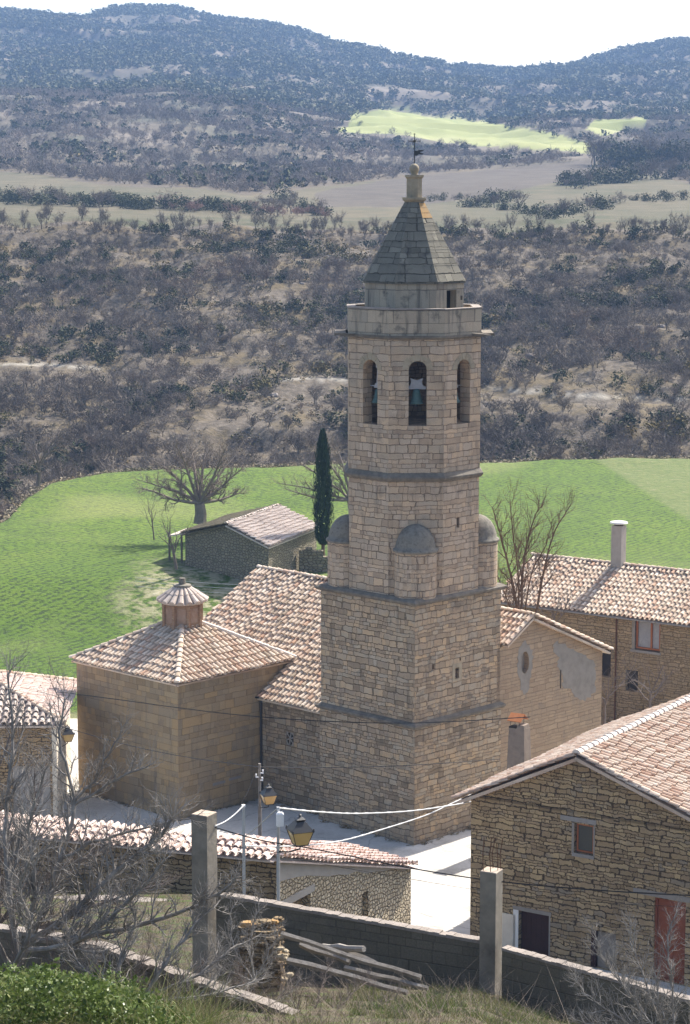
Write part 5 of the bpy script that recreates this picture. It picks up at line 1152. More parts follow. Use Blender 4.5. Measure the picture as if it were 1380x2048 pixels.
# lamp on the steel pole behind the block wall
D = 52.; pt = at(556, 1614, D); pb = V(pt.x, pt.y, gr(pt)-.3)
lp = empty('street_lamp', pb, 'street lamp with large amber lantern beside the steel pole with the white box', 'street lamp', 'amber street lamps')
mb = MB(); mb.tube([pb, pt], .042, 8); mb.build('pole', M['steel'], lp)
q = at(560, 1640, D-.12); mb = MB(); mb.box(q, V(.075, .02, 0), V(-.02, .06, 0), V(0, 0, .15)); mb.prism([q+V(-.085, -.07, 0), q+V(.085, -.07, 0), q+V(.085, .07, 0), q+V(-.085, .07, 0)], q.z+.15, q.z+.19, top=[q+V(-.05, -.05, 0), q+V(.05, -.05, 0), q+V(.05, .05, 0), q+V(-.05, .05, 0)]); mb.build('junction_box', M['box'], lp)
c = at(600, 1688, D-.2); lantern(lp, c, .84); mb = MB(); mb.tube([V(pt.x, pt.y, c.z-.25), V(pt.x+.25, c.y, c.z-.2), c+V(0, 0, -.12), c+V(0, 0, .01)], .022, 6); mb.build('bracket', M['black'], lp)
# lamp on the left house
c = at(135, 1482, 107.5); lp = empty('street_lamp', c, 'small street lamp with amber lantern bracketed to the left house', 'street lamp', 'amber street lamps'); lantern(lp, c, .95)
mb = MB(); mb.tube([V(LP.x, c.y, c.z-.3), V((LP.x+c.x)/2, c.y, c.z-.22), c+V(0, 0, -.1), c], .025, 6); mb.build('bracket', M['black'], lp)
# pale pole
pt = at(487, 1612, 50.5); pb = V(pt.x, pt.y, gr(pt)-.4); pp = empty('cable_pole', pb, 'slim pale grey cable pole without a lamp behind the block wall', 'pole')
mb = MB(); mb.tube([pb, pt], .042, 4); mb.build('shaft', M['steel'], pp); mb = MB(); mb.tube([pt+V(0, 0, -.02), pt+V(0, 0, .03)], .05, 6); mb.build('pole_cap', M['box'], pp)
def cable(lab, pts, r, mat, twist=False, group=None):
    P_ = [at(*p) for p in pts]; out = []
    n = len(P_)
    for i in range(n-1):   # smooth through the given points
        p0, p1, p2, p3 = P_[max(0, i-1)], P_[i], P_[i+1], P_[min(n-1, i+2)]
        for k in range(14 if twist else 6):
            t = k/(14 if twist else 6); out.append(.5*((2*p1)+(p2-p0)*t+(2*p0-5*p1+4*p2-p3)*t*t+(3*p1-p0-3*p2+p3)*t**3))
    out.append(P_[-1]); mb = MB()
    mb.tube(out, [r*(1.25 if (twist and i % 3 == 0) else .85 if twist else 1.) for i in range(len(out))], 6)
    o_ = mb.build('overhead_cable', mat, None, loc=tuple(P_[0])); tag(o_, lab, 'cable', group); return o_
GC = 'overhead cables across the square'
cable('pale cable sagging from the bare concrete post to the slim pale pole', [(430, 1652, 45.4), (450, 1643, 47), (470, 1628, 49), (486, 1612, 50.4)], .014, M['cable_pale'], True, GC)
cable('pale cable from the steel pole down left to the roofed wall', [(555, 1617, 52), (533, 1636, 53), (512, 1656, 54), (490, 1672, 55)], .014, M['cable_pale'], True, GC)
cable('pale twisted cable in a flat sag from steel pole to stone house', [(557, 1616, 52), (640, 1624, 58), (720, 1627, 66), (820, 1622, 76), (900, 1611, 84), (942, 1603, 90.6)], .027, M['cable_pale'], True, GC)
cable('pale twisted cable rising steeply to the stone house corner', [(490, 1692, 52), (590, 1692, 57), (680, 1682, 63), (760, 1660, 70), (850, 1631, 79), (905, 1606, 86), (944, 1588, 90.8)], .022, M['cable_pale'], True, GC)
cable('dark cable from bare concrete post across the square past rodded post', [(430, 1655, 45.4), (520, 1680, 45.2), (600, 1693, 45), (700, 1712, 44.6), (820, 1736, 44), (966, 1759, 43.2), (1100, 1773, 42.2), (1250, 1784, 41.2), (1420, 1793, 40)], .014, M['cable_dark'], False, GC)
cable('thin dark wire just under the tiles of the outbuilding', [(432, 1688, 45.4), (540, 1703, 45.2), (640, 1714, 45), (740, 1722, 44.6), (815, 1726, 44.2)], .006, M['cable_dark'], False, GC)
cable('thin barbed wire sloping right below the dark cable', [(560, 1712, 45), (690, 1736, 44.5), (815, 1757, 44), (955, 1780, 43.3), (1100, 1797, 42.2), (1250, 1808, 41.2), (1420, 1816, 40)], .005, M['cable_dark'], False, GC)
cable('dark wire crossing high on the chapel walls to the tower', [(120, 1384, 104), (250, 1401, 103.5), (360, 1416, 103), (480, 1430, 102.5), (640, 1442, 101.5), (830, 1446, 100.5), (1060, 1434, 97)], .022, M['cable_dark'], False, GC)
cable('dark wire crossing low on the chapel walls to the lamp pole', [(120, 1452, 104), (240, 1486, 98), (360, 1512, 90), (519, 1534, 78)], .016, M['cable_dark'], False, GC)
cable('dark wire from lamp pole across tower base to stone house', [(519, 1534, 78), (660, 1535, 82), (830, 1530, 86), (1000, 1518, 91)], .016, M['cable_dark'], False, GC)
cable('dark wire dropping down the corner between chapel and nave', [(511, 1545, 78), (497, 1580, 80), (480, 1612, 82)], .012, M['cable_dark'], False, GC)
for k, y in enumerate((1160, 1168, 1178)):
    cable(['uppermost', 'middle', 'lowest'][k]+' of three pale wires above the shaded grass by the shed', [(270, y-6, 140), (360, y+2, 138), (470, y+9, 136), (640, y+14, 134)], .012, M['cable_pale'], False, GC)
# ------------------------------------------------------------------ trees
def grow(mb, p, d, L, r, lev, P, rg):
    n = P['seg'][lev]; pts = [p]; rad = [r]; cur = d.normalized(); ps = [(p, cur)]
    for i in range(n):
        cur = (cur+Vector((rg.gauss(0, 1), rg.gauss(0, 1), rg.gauss(0, 1)))*P['jit'][lev]+V(0, 0, P['up'][lev])).normalized()
        p = p+cur*(L/n); pts.append(p); rad.append(r*(1-(1-P['tip'][lev])*(i+1)/n)); ps.append((p, cur))
    mb.tube(pts, rad, P['side'][lev], cap=False)
    if lev+1 >= len(P['n']): return
    m = P['n'][lev+1]; m = m if isinstance(m, int) else rg.randint(*m)
    for k in range(m):
        t = P['from'][lev]+(1-P['from'][lev])*(k+rg.random())/m; i = min(n, max(1, round(t*n))); q, cd = ps[i]
        a = rg.uniform(*P['ang'][lev]); ax = cd.cross(Vector((rg.gauss(0, 1), rg.gauss(0, 1), rg.gauss(0, 1)))).normalized()
        nd = cd*math.cos(a)+ax*math.sin(a)
        grow(mb, q, nd, L*P['len'][lev]*rg.uniform(.65, 1.2), rad[i]*P['rr'][lev], lev+1, P, rg)
FIG = dict(seg=[6, 5, 4, 3], jit=[.12, .16, .2, .2], up=[.04, .10, .14, .18], tip=[.45, .4, .4, .35], side=[7, 5, 4, 3], n=[1, (5, 7), (5, 7), (4, 6)], ang=[(.4, .9), (.4, 1.1), (.4, 1.1)], len=[.6, .58, .52], rr=[.62, .6, .6])
FIG['from'] = [.25, .2, .2]
def limb_tree(name, lab, cat, base, limbs, P, mat, seed, group=None, r_trunk=None):
    """a tree whose main limbs follow given paths; twigs grow from them"""
    rg = random.Random(seed); b = at(*base); e = empty(name, b, lab, cat, group)
    for pts, r0, r1, dens, L1 in limbs:
        dens = int(dens*(3.0 if P is FIG else 1.4)); L1 *= 1.1
        mb = MB(); Q = [at(*p) for p in pts]; out = []; n = len(Q)
        for i in range(n-1):
            p0, p1, p2, p3 = Q[max(0, i-1)], Q[i], Q[i+1], Q[min(n-1, i+2)]
            for k in range(5):
                t = k/5; out.append(.5*((2*p1)+(p2-p0)*t+(2*p0-5*p1+4*p2-p3)*t*t+(3*p1-p0-3*p2+p3)*t**3)+Vector((rg.gauss(0, .012), rg.gauss(0, .012), rg.gauss(0, .012))))
        out.append(Q[-1]); m = len(out); rad = [r0+(r1-r0)*i/(m-1) for i in range(m)]
        mb.tube(out, rad, 7, cap=True)
        for k in range(dens):
            i = max(1, min(m-1, int(m*(.15+.87*(k+rg.random())/dens)))); cd = (out[i]-out[i-1]).normalized(); ax = cd.cross(Vector((rg.gauss(0, 1), rg.gauss(0, 1), rg.gauss(0, 1)))).normalized(); a = rg.uniform(.4, 1.1)
            nd = (cd*math.cos(a)+ax*math.sin(a)+V(0, 0, .22)).normalized(); Lb = L1*rg.uniform(.55, 1.2)*(1.1-.5*i/m)
            grow(mb, out[i], nd, Lb, rad[i]*.55, 1, P, rg)
        mb.build('limb', mat, e)
    return e
limb_tree('fig_tree', 'large bare fig tree with tangled grey branches at the lower left', 'tree', (30, 1935, 37), [
    ([(30, 1940, 37), (75, 1850, 37), (120, 1720, 37.2), (150, 1600, 37.4), (120, 1480, 37.6), (130, 1400, 37.8)], .055, .016, 11, .85),
    ([(60, 1880, 37), (140, 1830, 36.6), (230, 1745, 36.4), (310, 1680, 36.2), (345, 1640, 36)], .07, .018, 13, .75),
    ([(150, 1600, 37.4), (190, 1560, 37.2), (222, 1500, 37), (250, 1450, 36.8)], .026, .01, 6, .5),
    ([(150, 1610, 37.4), (230, 1560, 37), (300, 1530, 36.6), (370, 1615, 36.4)][:3], .03, .01, 6, .5),
    ([(120, 1720, 37.2), (200, 1680, 36.8), (280, 1660, 36.6), (395, 1630, 36.2)], .035, .01, 7, .5),
    ([(40, 1930, 37), (20, 1800, 37.4), (10, 1640, 37.8), (25, 1480, 38), (15, 1350, 38.2)], .06, .016, 13, .85),
    ([(50, 1900, 36.6), (70, 1780, 36.2), (60, 1660, 36), (90, 1540, 35.8)], .045, .014, 10, .75),
    ([(20, 1930, 36.6), (-40, 1820, 36.4), (-60, 1660, 36.2), (-20, 1520, 36)], .05, .014, 10, .85),
    ([(80, 1880, 36.6), (190, 1870, 36), (330, 1835, 35.6), (430, 1790, 35.4), (470, 1760, 35.3)], .055, .014, 11, .55),
    ([(60, 1900, 36.4), (160, 1880, 35.6), (260, 1800, 35.2), (330, 1720, 35)], .05, .014, 12, .65),
    ([(10, 1960, 35.5), (60, 1860, 35), (40, 1760, 34.8), (100, 1690, 34.6)], .04, .012, 11, .6)], FIG, M['bark_grey'], 3)
limb_tree('fig_tree', 'low sprawling bare fig with drooping branches over the slanting garden wall', 'tree', (300, 1990, 34.5), [
    ([(285, 1995, 34.6), (330, 1930, 34.8), (390, 1850, 35.2), (440, 1800, 35.6)], .035, .01, 9, .5),
    ([(300, 1990, 34.6), (380, 1960, 34.8), (460, 1900, 35.2), (520, 1870, 35.6)], .03, .01, 8, .45),
    ([(250, 1985, 34.4), (240, 1920, 34.8), (270, 1850, 35.2), (250, 1790, 35.6)], .03, .01, 9, .5),
    ([(320, 2000, 34.2), (420, 1990, 34.2), (520, 1960, 34.4)], .03, .01, 8, .4),
    ([(240, 1990, 34.2), (180, 1950, 34.4), (130, 1880, 34.8)], .03, .01, 8, .45)], FIG, M['bark_grey'], 8)
limb_tree('fig_tree', 'second bare fig rising behind the large one at the left edge', 'tree', (-40, 1900, 43), [
    ([(-40, 1900, 43), (40, 1800, 43), (130, 1740, 43), (210, 1690, 43)], .05, .014, 11, .8), ([(-40, 1900, 43), (10, 1760, 43), (60, 1640, 43), (70, 1540, 43)], .05, .014, 11, .8),
    ([(-30, 1900, 43), (100, 1850, 42.6), (220, 1800, 42.4), (320, 1770, 42.2)], .045, .012, 12, .7), ([(-40, 1890, 42.6), (-10, 1740, 42.8), (-20, 1600, 43), (20, 1470, 43.2)], .05, .014, 10, .8)], FIG, M['bark_brown'], 51)
limb_tree('bare_shrub', 'dense dark thicket of bare twigs under the fig branches', 'shrub', (200, 2000, 36), [
    ([(120, 2000, 36), (110, 1930, 36.2), (90, 1870, 36.4)], .016, .005, 9, .4), ([(160, 2000, 36), (180, 1930, 36.2), (200, 1870, 36.4)], .016, .005, 9, .4), ([(230, 2010, 36), (270, 1950, 36.2), (300, 1890, 36.4)], .016, .005, 9, .4),
    ([(280, 2015, 35.8), (350, 1980, 36), (400, 1930, 36.2)], .016, .005, 9, .4), ([(340, 2025, 35.6), (420, 2000, 35.8), (470, 1960, 36)], .014, .005, 9, .36), ([(60, 1990, 36), (30, 1920, 36.2), (20, 1850, 36.4)], .016, .005, 9, .4)], FIG, M['bark_brown'], 61)
limb_tree('bare_shrub', 'pale bare shrub growing over the rubble pier', 'shrub', (505, 1960, 40), [
    ([(510, 1960, 40.2), (500, 1890, 40.4), (515, 1820, 40.6), (520, 1790, 40.8)], .02, .006, 9, .35),
    ([(505, 1960, 40), (470, 1900, 40.2), (460, 1830, 40.4), (480, 1800, 40.5)], .02, .006, 9, .35),
    ([(515, 1950, 40), (545, 1890, 40.2), (560, 1860, 40.3)], .016, .005, 7, .3),
    ([(500, 1960, 39.8), (440, 1930, 39.8), (420, 1870, 39.9)], .018, .005, 8, .35)], FIG, M['bark_pale'], 21)
limb_tree('bare_shrub', 'pale tangled brush lying over the slanting garden wall', 'shrub', (400, 2010, 36.6), [
    ([(330, 1990, 36.8), (340, 1930, 37), (370, 1880, 37.2)], .013, .004, 8, .36), ([(400, 2000, 36.6), (430, 1950, 36.8), (440, 1890, 37)], .013, .004, 8, .36), ([(450, 2010, 36.4), (500, 1970, 36.6), (540, 1930, 36.8)], .013, .004, 8, .32),
    ([(380, 2010, 36.4), (300, 1970, 36.6), (250, 1920, 36.8)], .013, .004, 8, .36), ([(480, 2020, 36.2), (560, 2000, 36.4), (600, 1960, 36.6)], .012, .004, 8, .3), ([(200, 1960, 37.2), (170, 1900, 37.4), (180, 1840, 37.6)], .013, .004, 8, .4)], FIG, M['bark_pale'], 71)
limb_tree('bare_shrub', 'tangled brown bare shrub in front of the beam pile', 'shrub', (640, 2030, 36), [
    ([(600, 2040, 36), (580, 1980, 36.4), (560, 1930, 36.8)], .012, .004, 10, .34), ([(630, 2040, 36), (640, 1980, 36.4), (660, 1930, 36.8)], .012, .004, 10, .34),
    ([(660, 2040, 36), (700, 1990, 36.4), (740, 1960, 36.8)], .012, .004, 10, .3), ([(560, 2040, 35.6), (500, 1990, 36), (480, 1940, 36.4)], .012, .004, 10, .34),
    ([(690, 2045, 35.6), (760, 2010, 36), (800, 1990, 36.2)], .01, .004, 9, .26), ([(540, 2045, 35.4), (560, 1990, 35.8), (620, 1960, 36)], .01, .004, 9, .3)], FIG, M['bark_brown'], 33)
limb_tree('bare_shrub', 'brushy pale bare shrub at the lower right corner by the block wall', 'shrub', (1330, 2090, 34), [
    ([(1330, 2090, 34), (1270, 2000, 34.4), (1215, 1930, 34.8), (1185, 1860, 35)], .022, .006, 13, .42), ([(1340, 2090, 34), (1300, 1990, 34.4), (1270, 1910, 34.6), (1262, 1850, 34.8)], .022, .006, 13, .42),
    ([(1350, 2090, 34), (1345, 1980, 34.2), (1335, 1890, 34.4), (1350, 1830, 34.6)], .022, .006, 12, .42), ([(1320, 2090, 33.8), (1230, 2030, 34), (1170, 1985, 34.2), (1150, 1950, 34.4)], .02, .006, 13, .4),
    ([(1370, 2090, 34), (1400, 1990, 34.2), (1390, 1900, 34.4)], .02, .006, 10, .4), ([(1310, 2095, 33.6), (1220, 2060, 33.6), (1150, 2040, 33.8)], .018, .005, 12, .36), ([(1330, 2090, 33.8), (1290, 2030, 34), (1240, 1960, 34.2), (1225, 1900, 34.4)], .02, .005, 12, .4), ([(1345, 2090, 33.8), (1320, 2010, 34), (1310, 1950, 34.2)], .02, .005, 10, .4)], FIG, M['bark_pale'], 41)
TREE = dict(seg=[5, 6, 5, 4, 3], jit=[.06, .14, .18, .2, .2], up=[.1, .05, .06, .06, .05], tip=[.75, .4, .4, .4, .4], side=[8, 6, 4, 3, 3], n=[1, 7, (6, 8), (4, 6), (3, 5)], ang=[(.5, 1.1), (.4, .9), (.4, .9), (.4, .9)], len=[1.7, .52, .5, .5], rr=[.55, .6, .55, .5])
TREE['from'] = [.55, .25, .25, .2]
def bare_tree(name, lab, px, py, D, hgt, mat_b, mat_t, seed, P=TREE, trunk=.28, r=None, group=None, lean=(0, 0), cat='tree'):
    p = at(px, py, D); p = V(p.x, p.y, p.z); e = empty(name, p, lab, cat, group); rg = random.Random(seed); mb = MB()
    P = dict(P); grow(mb, p-V(0, 0, .3), V(lean[0], lean[1], 1), hgt*trunk+.3, r or hgt*.05, 0, P, rg); mb.build('branches', mat_b, e); return e
OAK = dict(TREE); OAK.update(ang=[(.55, 1.25), (.4, 1.0), (.4, 1.), (.4, 1.)], up=[.1, .03, .05, .05, .04], len=[1.9, .55, .52, .55], rr=[.48, .55, .5, .5], n=[1, 9, (7, 9), (7, 9), (9, 12)], tip=[.85, .35, .4, .4, .5])
OTW = dict(FIG); OTW.update(up=[.1, .05, .06, .06], n=[1, (6, 8), (6, 8), (5, 7)], jit=[.12, .18, .22, .22], len=[.6, .55, .5])
def oak(lab, base, fork, tips, D, r, seed, L1):
    lim_ = [([(*base, D), ((base[0]+fork[0])/2+2, (base[1]+fork[1])/2, D), (*fork, D)], r, r*.72, 3, L1*.4)]
    rg = random.Random(seed)
    for (a, b, c, dd) in tips: lim_.append(([(*fork, D), (*a, D+dd*.3), (*b, D+dd*.7), (*c, D+dd)], r*.28, .018, 13, L1*1.1))
    return limb_tree('oak_tree', lab, 'tree', (*base, D), lim_, OTW, M['bark_oak'], seed)
oak('broad spreading bare oak with thick trunk on the green field behind the shed', (400, 1048), (398, 1006), [((360, 985), (318, 972), (272, 958), 0), ((362, 965), (330, 935), (300, 918), 2), ((378, 950), (364, 912), (348, 886), -2), ((404, 950), (409, 912), (412, 884), 2), ((424, 960), (440, 922), (452, 894), -2), ((438, 978), (466, 952), (488, 934), 1), ((436, 1000), (464, 992), (486, 984), 2), ((350, 1000), (312, 984), (284, 976), -3), ((390, 945), (384, 905), (384, 880), 4), ((420, 985), (446, 940), (474, 908), 4)], 176, .55, 12, 1.15)
oak('bare oak half hidden by the cypress and the tower', (706, 1046), (702, 1000), [((660, 990), (610, 975), (552, 966), 0), ((665, 970), (620, 938), (582, 922), 2), ((675, 950), (640, 910), (615, 892), -2), ((690, 945), (676, 905), (662, 884), 2), ((655, 1000), (610, 990), (570, 978), -2), ((712, 950), (716, 910), (720, 890), 2), ((735, 970), (760, 940), (780, 920), 1)], 180, .45, 17, 1.15)
SAP = dict(TREE); SAP.update(n=[1, 6, (4, 6), (3, 4)], ang=[(.25, .6), (.3, .7), (.3, .7)], up=[.1, .12, .1, .1], len=[1.2, .5, .5], rr=[.5, .55, .55])
bare_tree('sapling', 'slender bare sapling beside the lean-to of the field shed', 352, 1130, 160, 3.8, M['bark_brown'], None, 5, SAP, trunk=.4, r=.12)
bare_tree('sapling', 'thin leaning bare sapling left of the lean-to roof', 308, 1072, 168, 2.9, M['bark_brown'], None, 6, SAP, trunk=.4, r=.06, lean=(-.1, 0))
POP = dict(SAP); POP.update(n=[1, 5, (6, 8), (5, 7), (3, 4)], seg=[2, 8, 5, 4, 3], len=[4.2, .36, .5, .5], ang=[(.12, .5), (.3, .7), (.3, .7), (.3, .7)], jit=[.05, .05, .12, .16, .2], up=[.1, .06, .12, .1, .1], rr=[.6, .45, .55, .5], side=[7, 6, 4, 3, 3]); POP['from'] = [.3, .3, .2, .2]
TWG = dict(FIG); TWG.update(up=[.1, .10, .10, .10], n=[1, (6, 8), (6, 8), (5, 7)], ang=[(.3, .7), (.3, .8), (.3, .9)])
limb_tree('ash_tree', 'bare upright multi stemmed tree with orange brown bark beside the tower', 'tree', (1045, 1245, 119), [
    ([(1040, 1250, 119), (1022, 1150, 119), (1003, 1080, 119), (985, 1015, 119)], .085, .025, 14, 1.5), ([(1042, 1250, 119), (1047, 1130, 119), (1060, 1065, 119), (1078, 1010, 119)], .085, .025, 14, 1.5),
    ([(1072, 1225, 119.5), (1088, 1140, 119.5), (1110, 1062, 119.5), (1142, 1010, 119.5)], .075, .02, 14, 1.3), ([(1038, 1250, 118.6), (1036, 1140, 118.6), (1026, 1070, 118.6), (1020, 1000, 118.6)], .06, .02, 12, 1.5),
    ([(1048, 1250, 119.3), (1062, 1150, 119.3), (1092, 1090, 119.3), (1105, 1040, 119.3)], .05, .018, 11, 1.3), ([(1036, 1250, 119), (1010, 1190, 119), (985, 1120, 119), (968, 1050, 119)], .05, .016, 11, 1.3)], TWG, M['bark_red'], 9)
BR = dict(SAP); BR.update(up=[.1, .12, .1, .1, .1], n=[1, 6, (5, 7), (4, 5), (2, 3)], ang=[(.4, 1.1), (.4, .9), (.4, .9), (.4, .9)], len=[1.6, .55, .5, .5], rr=[.5, .55, .55, .5], seg=[3, 5, 4, 3, 3])
bare_tree('bare_shrub', 'bare shrub of arching pale stems at the corner of the patched facade', 1208, 1440, 113, 3.6, M['bark_brown'], None, 14, BR, trunk=.3, r=.09, cat='shrub')
bare_tree('bare_shrub', 'bare bushy shrub before the dark doorway of the farmhouse', 1300, 1425, 113, 3.4, M['bark_brown'], None, 15, BR, trunk=.3, r=.08, cat='shrub')
bare_tree('bare_shrub', 'bare twiggy shrub under the eave of the farmhouse', 1105, 1275, 121, 2.9, M['bark_brown'], None, 18, BR, trunk=.3, r=.08, cat='shrub')
bare_tree('bare_shrub', 'dark brushy shrub between the facade roof and the farmhouse', 1030, 1240, 121, 2.6, M['bark_brown'], None, 19, BR, trunk=.3, r=.08, cat='shrub')
bare_tree('field_tree', 'tall bare tree standing alone at the left edge of the green field', 76, 965, 206, 6., M['bark_brown'], None, 23, TREE, trunk=.3, r=.2)
# leaf quads
def quads(name, mat, Q, tint, parent=None, loc=(0, 0, 0)):
    Q = np.asarray(Q, np.float32); me = bpy.data.meshes.new(name); n = len(Q)
    raw_mesh(me, (Q-np.array(loc, np.float32)).reshape(-1, 3), np.arange(n*4).reshape(-1, 4))
    me.attributes.new('tint', 'FLOAT', 'POINT').data.foreach_set('value', np.repeat(np.asarray(tint, np.float32), 4)); me.materials.append(mat)
    o = bpy.data.objects.new(name, me); COL.objects.link(o)
    if parent is not None: o.parent = parent
    return o
def leafset(C, size, rng, asp=1., upb=0.):
    """one random leaf quad at each centre"""
    n = len(C); a = rng.normal(size=(n, 3)); a[:, 2] += upb; a /= np.linalg.norm(a, axis=1)[:, None]; b = rng.normal(size=(n, 3)); b -= (b*a).sum(1)[:, None]*a; b /= np.linalg.norm(b, axis=1)[:, None]
    s = (np.asarray(size)*np.ones(n))[:, None]; return np.stack([C-a*s-b*s*asp*.35, C-b*s*asp*-.6+a*0, C+a*s+b*s*asp*.2, C-b*s*asp*.6], 1)
# cypress
p = at(646, 1118, 163.); top = at(650, 862, 163.); e = empty('cypress_tree', p, 'tall dark narrow cypress standing behind the field shed', 'tree')
mb = MB(); mb.tube([p-V(0, 0, .4), p+V(0, 0, 2.2)], [.16, .12], 7); mb.build('trunk', M['bark_red'], e)
hgt = top.z-p.z; n = 9000; t = RNG.random(n)**.9; wid = .68*np.interp(t, [0, .06, .3, .6, .85, 1.], [.35, .8, 1., .85, .62, .18]); th = RNG.random(n)*6.283
lob = 1+.22*np.sin(th*5+t*9)+.15*np.sin(th*9-t*21); rr = wid*lob*np.sqrt(RNG.random(n)*.55+.45)
Cc = np.stack([p.x+rr*np.cos(th), p.y+rr*np.sin(th), p.z+1.05+t*(hgt-1.05)], 1); a = np.stack([.18*np.cos(th), .18*np.sin(th), np.ones(n)], 1); b = np.stack([-np.sin(th), np.cos(th), 0*th], 1)+RNG.normal(size=(n, 3))*.4
L_ = RNG.uniform(.10, .26, n)[:, None]; Qc = np.stack([Cc-b*.035, Cc+b*.035, Cc+a*L_+b*.008, Cc+a*L_-b*.008], 1); quads('crown', M['cypress'], Qc, RNG.random(n), e, tuple(p))
# ------------------------------------------------------------------ far vegetation: templates of blade quads, placed many times into one mesh
def tm_bare(seed, ntw=150, wid=.028, trunk=.28, spread=.55, tw=.30):
    rg = np.random.default_rng(seed); Q = []
    def bl(p, q, w0, w1):
        d = q-p; s = np.cross(d, rg.normal(size=3)*.5+np.array([0, 1., .2])); s /= np.linalg.norm(s)+1e-9; Q.append([p-s*w0, p+s*w0, q+s*w1, q-s*w1])
    o = np.zeros(3); k = np.array([rg.normal()*.03, rg.normal()*.03, trunk]); bl(o, k, .03, .022); nl = 7; per = max(1, ntw//(nl*5))
    for i in range(nl):
        th = 2*math.pi*(i+rg.random())/nl; r = spread*rg.uniform(.45, 1); s0 = k*rg.uniform(.55, 1.); e = np.array([math.cos(th)*r*.75, math.sin(th)*r*.75, trunk+rg.uniform(.25, .55)*(1.25-r)]); m = (s0+e)/2+rg.normal(size=3)*.03+np.array([0, 0, -.03]); bl(s0, m, .014, .010); bl(m, e, .010, .006)
        for j in range(5):
            t = rg.uniform(.3, 1); b = s0+(e-s0)*t; d = rg.normal(size=3); d[2] = abs(d[2])*.6+.25; d /= np.linalg.norm(d); e2 = b+d*rg.uniform(.14, .26); bl(b, e2, .006, .004)
            for _ in range(per):
                t2 = rg.uniform(.1, 1); b2 = b+(e2-b)*t2; d2 = d+rg.normal(size=3)*.7; d2[2] += .15; d2 /= np.linalg.norm(d2); bl(b2, b2+d2*tw*rg.uniform(.35, .8), wid*.22, wid*.1)
    return np.array(Q)
def tm_bush(seed, n, rz=.75, leaf=.11, lobes=6):
    rg = np.random.default_rng(seed); L = rg.normal(size=(lobes, 3))*np.array([.28, .28, .16])+np.array([0, 0, rz*.5]); R = rg.uniform(.24, .42, lobes)
    i = rg.integers(0, lobes, n); d = rg.normal(size=(n, 3)); d /= np.linalg.norm(d, axis=1)[:, None]; C = L[i]+d*(R[i]*rg.uniform(.55, 1.05, n))[:, None]; C[:, 2] = np.maximum(C[:, 2], .02)
    return leafset(C, rg.uniform(.6, 1.3, n)*leaf, rg)
def place(tms, xs, ys, zs, hs, ws, tints, ch):
    out = []; tt = []
    rots = RNG.random(len(xs))*6.283
    for k, T in enumerate(tms):
        s = np.nonzero(ch == k)[0]
        if not len(s): continue
        c, sn = np.cos(rots[s]), np.sin(rots[s]); x, y, z = T[..., 0], T[..., 1], T[..., 2]
        X = (x[None]*c[:, None, None]-y[None]*sn[:, None, None])*ws[s][:, None, None]+xs[s][:, None, None]; Y = (x[None]*sn[:, None, None]+y[None]*c[:, None, None])*ws[s][:, None, None]+ys[s][:, None, None]; Z = z[None]*hs[s][:, None, None]+zs[s][:, None, None]
        out.append(np.stack([X, Y, Z], -1).reshape(-1, 4, 3)); tt.append(np.repeat(tints[s], len(T)))
    return np.concatenate(out), np.concatenate(tt)
def region(n, px0, px1, d0, d1, keep=None):
    """random ground points, even over the land, seen inside the frame with a margin"""
    D = np.sqrt(RNG.uniform(d0**2, d1**2, n)); px = RNG.uniform(px0, px1, n); x = (px-CX)/KX*D; z = gz(x, D)
    if keep is not None:
        k = keep(px, D, x); x, D, z, px = x[k], D[k], z[k], px[k]
    return x, D, z, px
def nz(x, y, s, o=0.): return np.array([mnoise.fractal(Vector((a/s, b/s, o)), .9, 2., 3) for a, b in zip(x, y)])
def aval(A, x, y):
    px = np.clip(pxof(x, y), pxs[0], pxs[-1]); return A[np.clip(np.searchsorted(Ds, y), 0, len(Ds)-1), np.clip(np.searchsorted(pxs, px), 0, len(pxs)-1)]
def stuff(name, mat, QT): o = quads(name, mat, QT[0], QT[1]); return tag(o, kind='stuff')
def edge_at(px): return np.interp(px, pxs, edgeD)
BT = [tm_bare(i, 170) for i in range(6)]; BS = [tm_bare(20+i, 110, .04, .1, .6, .34) for i in range(4)]
EV = [tm_bush(i, 150, .85, .085) for i in range(5)]; SC = [tm_bush(40+i, 46, .5, .13, 4) for i in range(4)]
FV = [tm_bush(60+i, 34, .9, .17, 4) for i in range(5)]; FB = [tm_bare(70+i, 40, .09, .12, .6, .4) for i in range(3)]
A_clr = np.zeros_like(PX)
for tx_, ty_ in TRK:
    yy = np.interp(PX, tx_, ty_, left=-999, right=-999); A_clr = np.maximum(A_clr, ((PY > yy-4) & (PY < yy+34) & (DY > 250) & (DY < 420)).astype(float))
def on_slope(px, D, x): return (D > edge_at(px)+3) & (aval(A_trk, x, D) < .3) & (D < 416) & ((aval(A_clr, x, D) < .5) | (RNG.random(len(px)) < .10))
# bare scrub on the opposite slope
x, y, z, px = region(8200, -150, 1530, 222, 424, on_slope); n = len(x); nn = nz(x, y, 24.); k = RNG.random(n) < np.clip(.72+nn*1.1, .22, 1); x, y, z, nn = x[k], y[k], z[k], nn[k]; n = len(x)
hs = RNG.uniform(1.5, 3.6, n)*(1+.35*nn)*np.interp(y, [370, 405], [1., .55]); stuff('bare_scrub', M['bare'], place(BT+BS, x, y, z-.1, hs, hs*RNG.uniform(.75, 1.1, n), np.clip(.45+.5*nz(x, y, 30., 5.)+RNG.normal(size=n)*.2, 0, 1), RNG.integers(0, 10, n)))
x, y, z, px = region(4200, -150, 1530, 224, 424, on_slope); n = len(x); nn = nz(x, y*1.6, 34., 9.); k = RNG.random(n) < np.clip(.34+nn*2.4, .03, 1); x, y, z, nn = x[k], y[k], z[k], nn[k]; n = len(x)
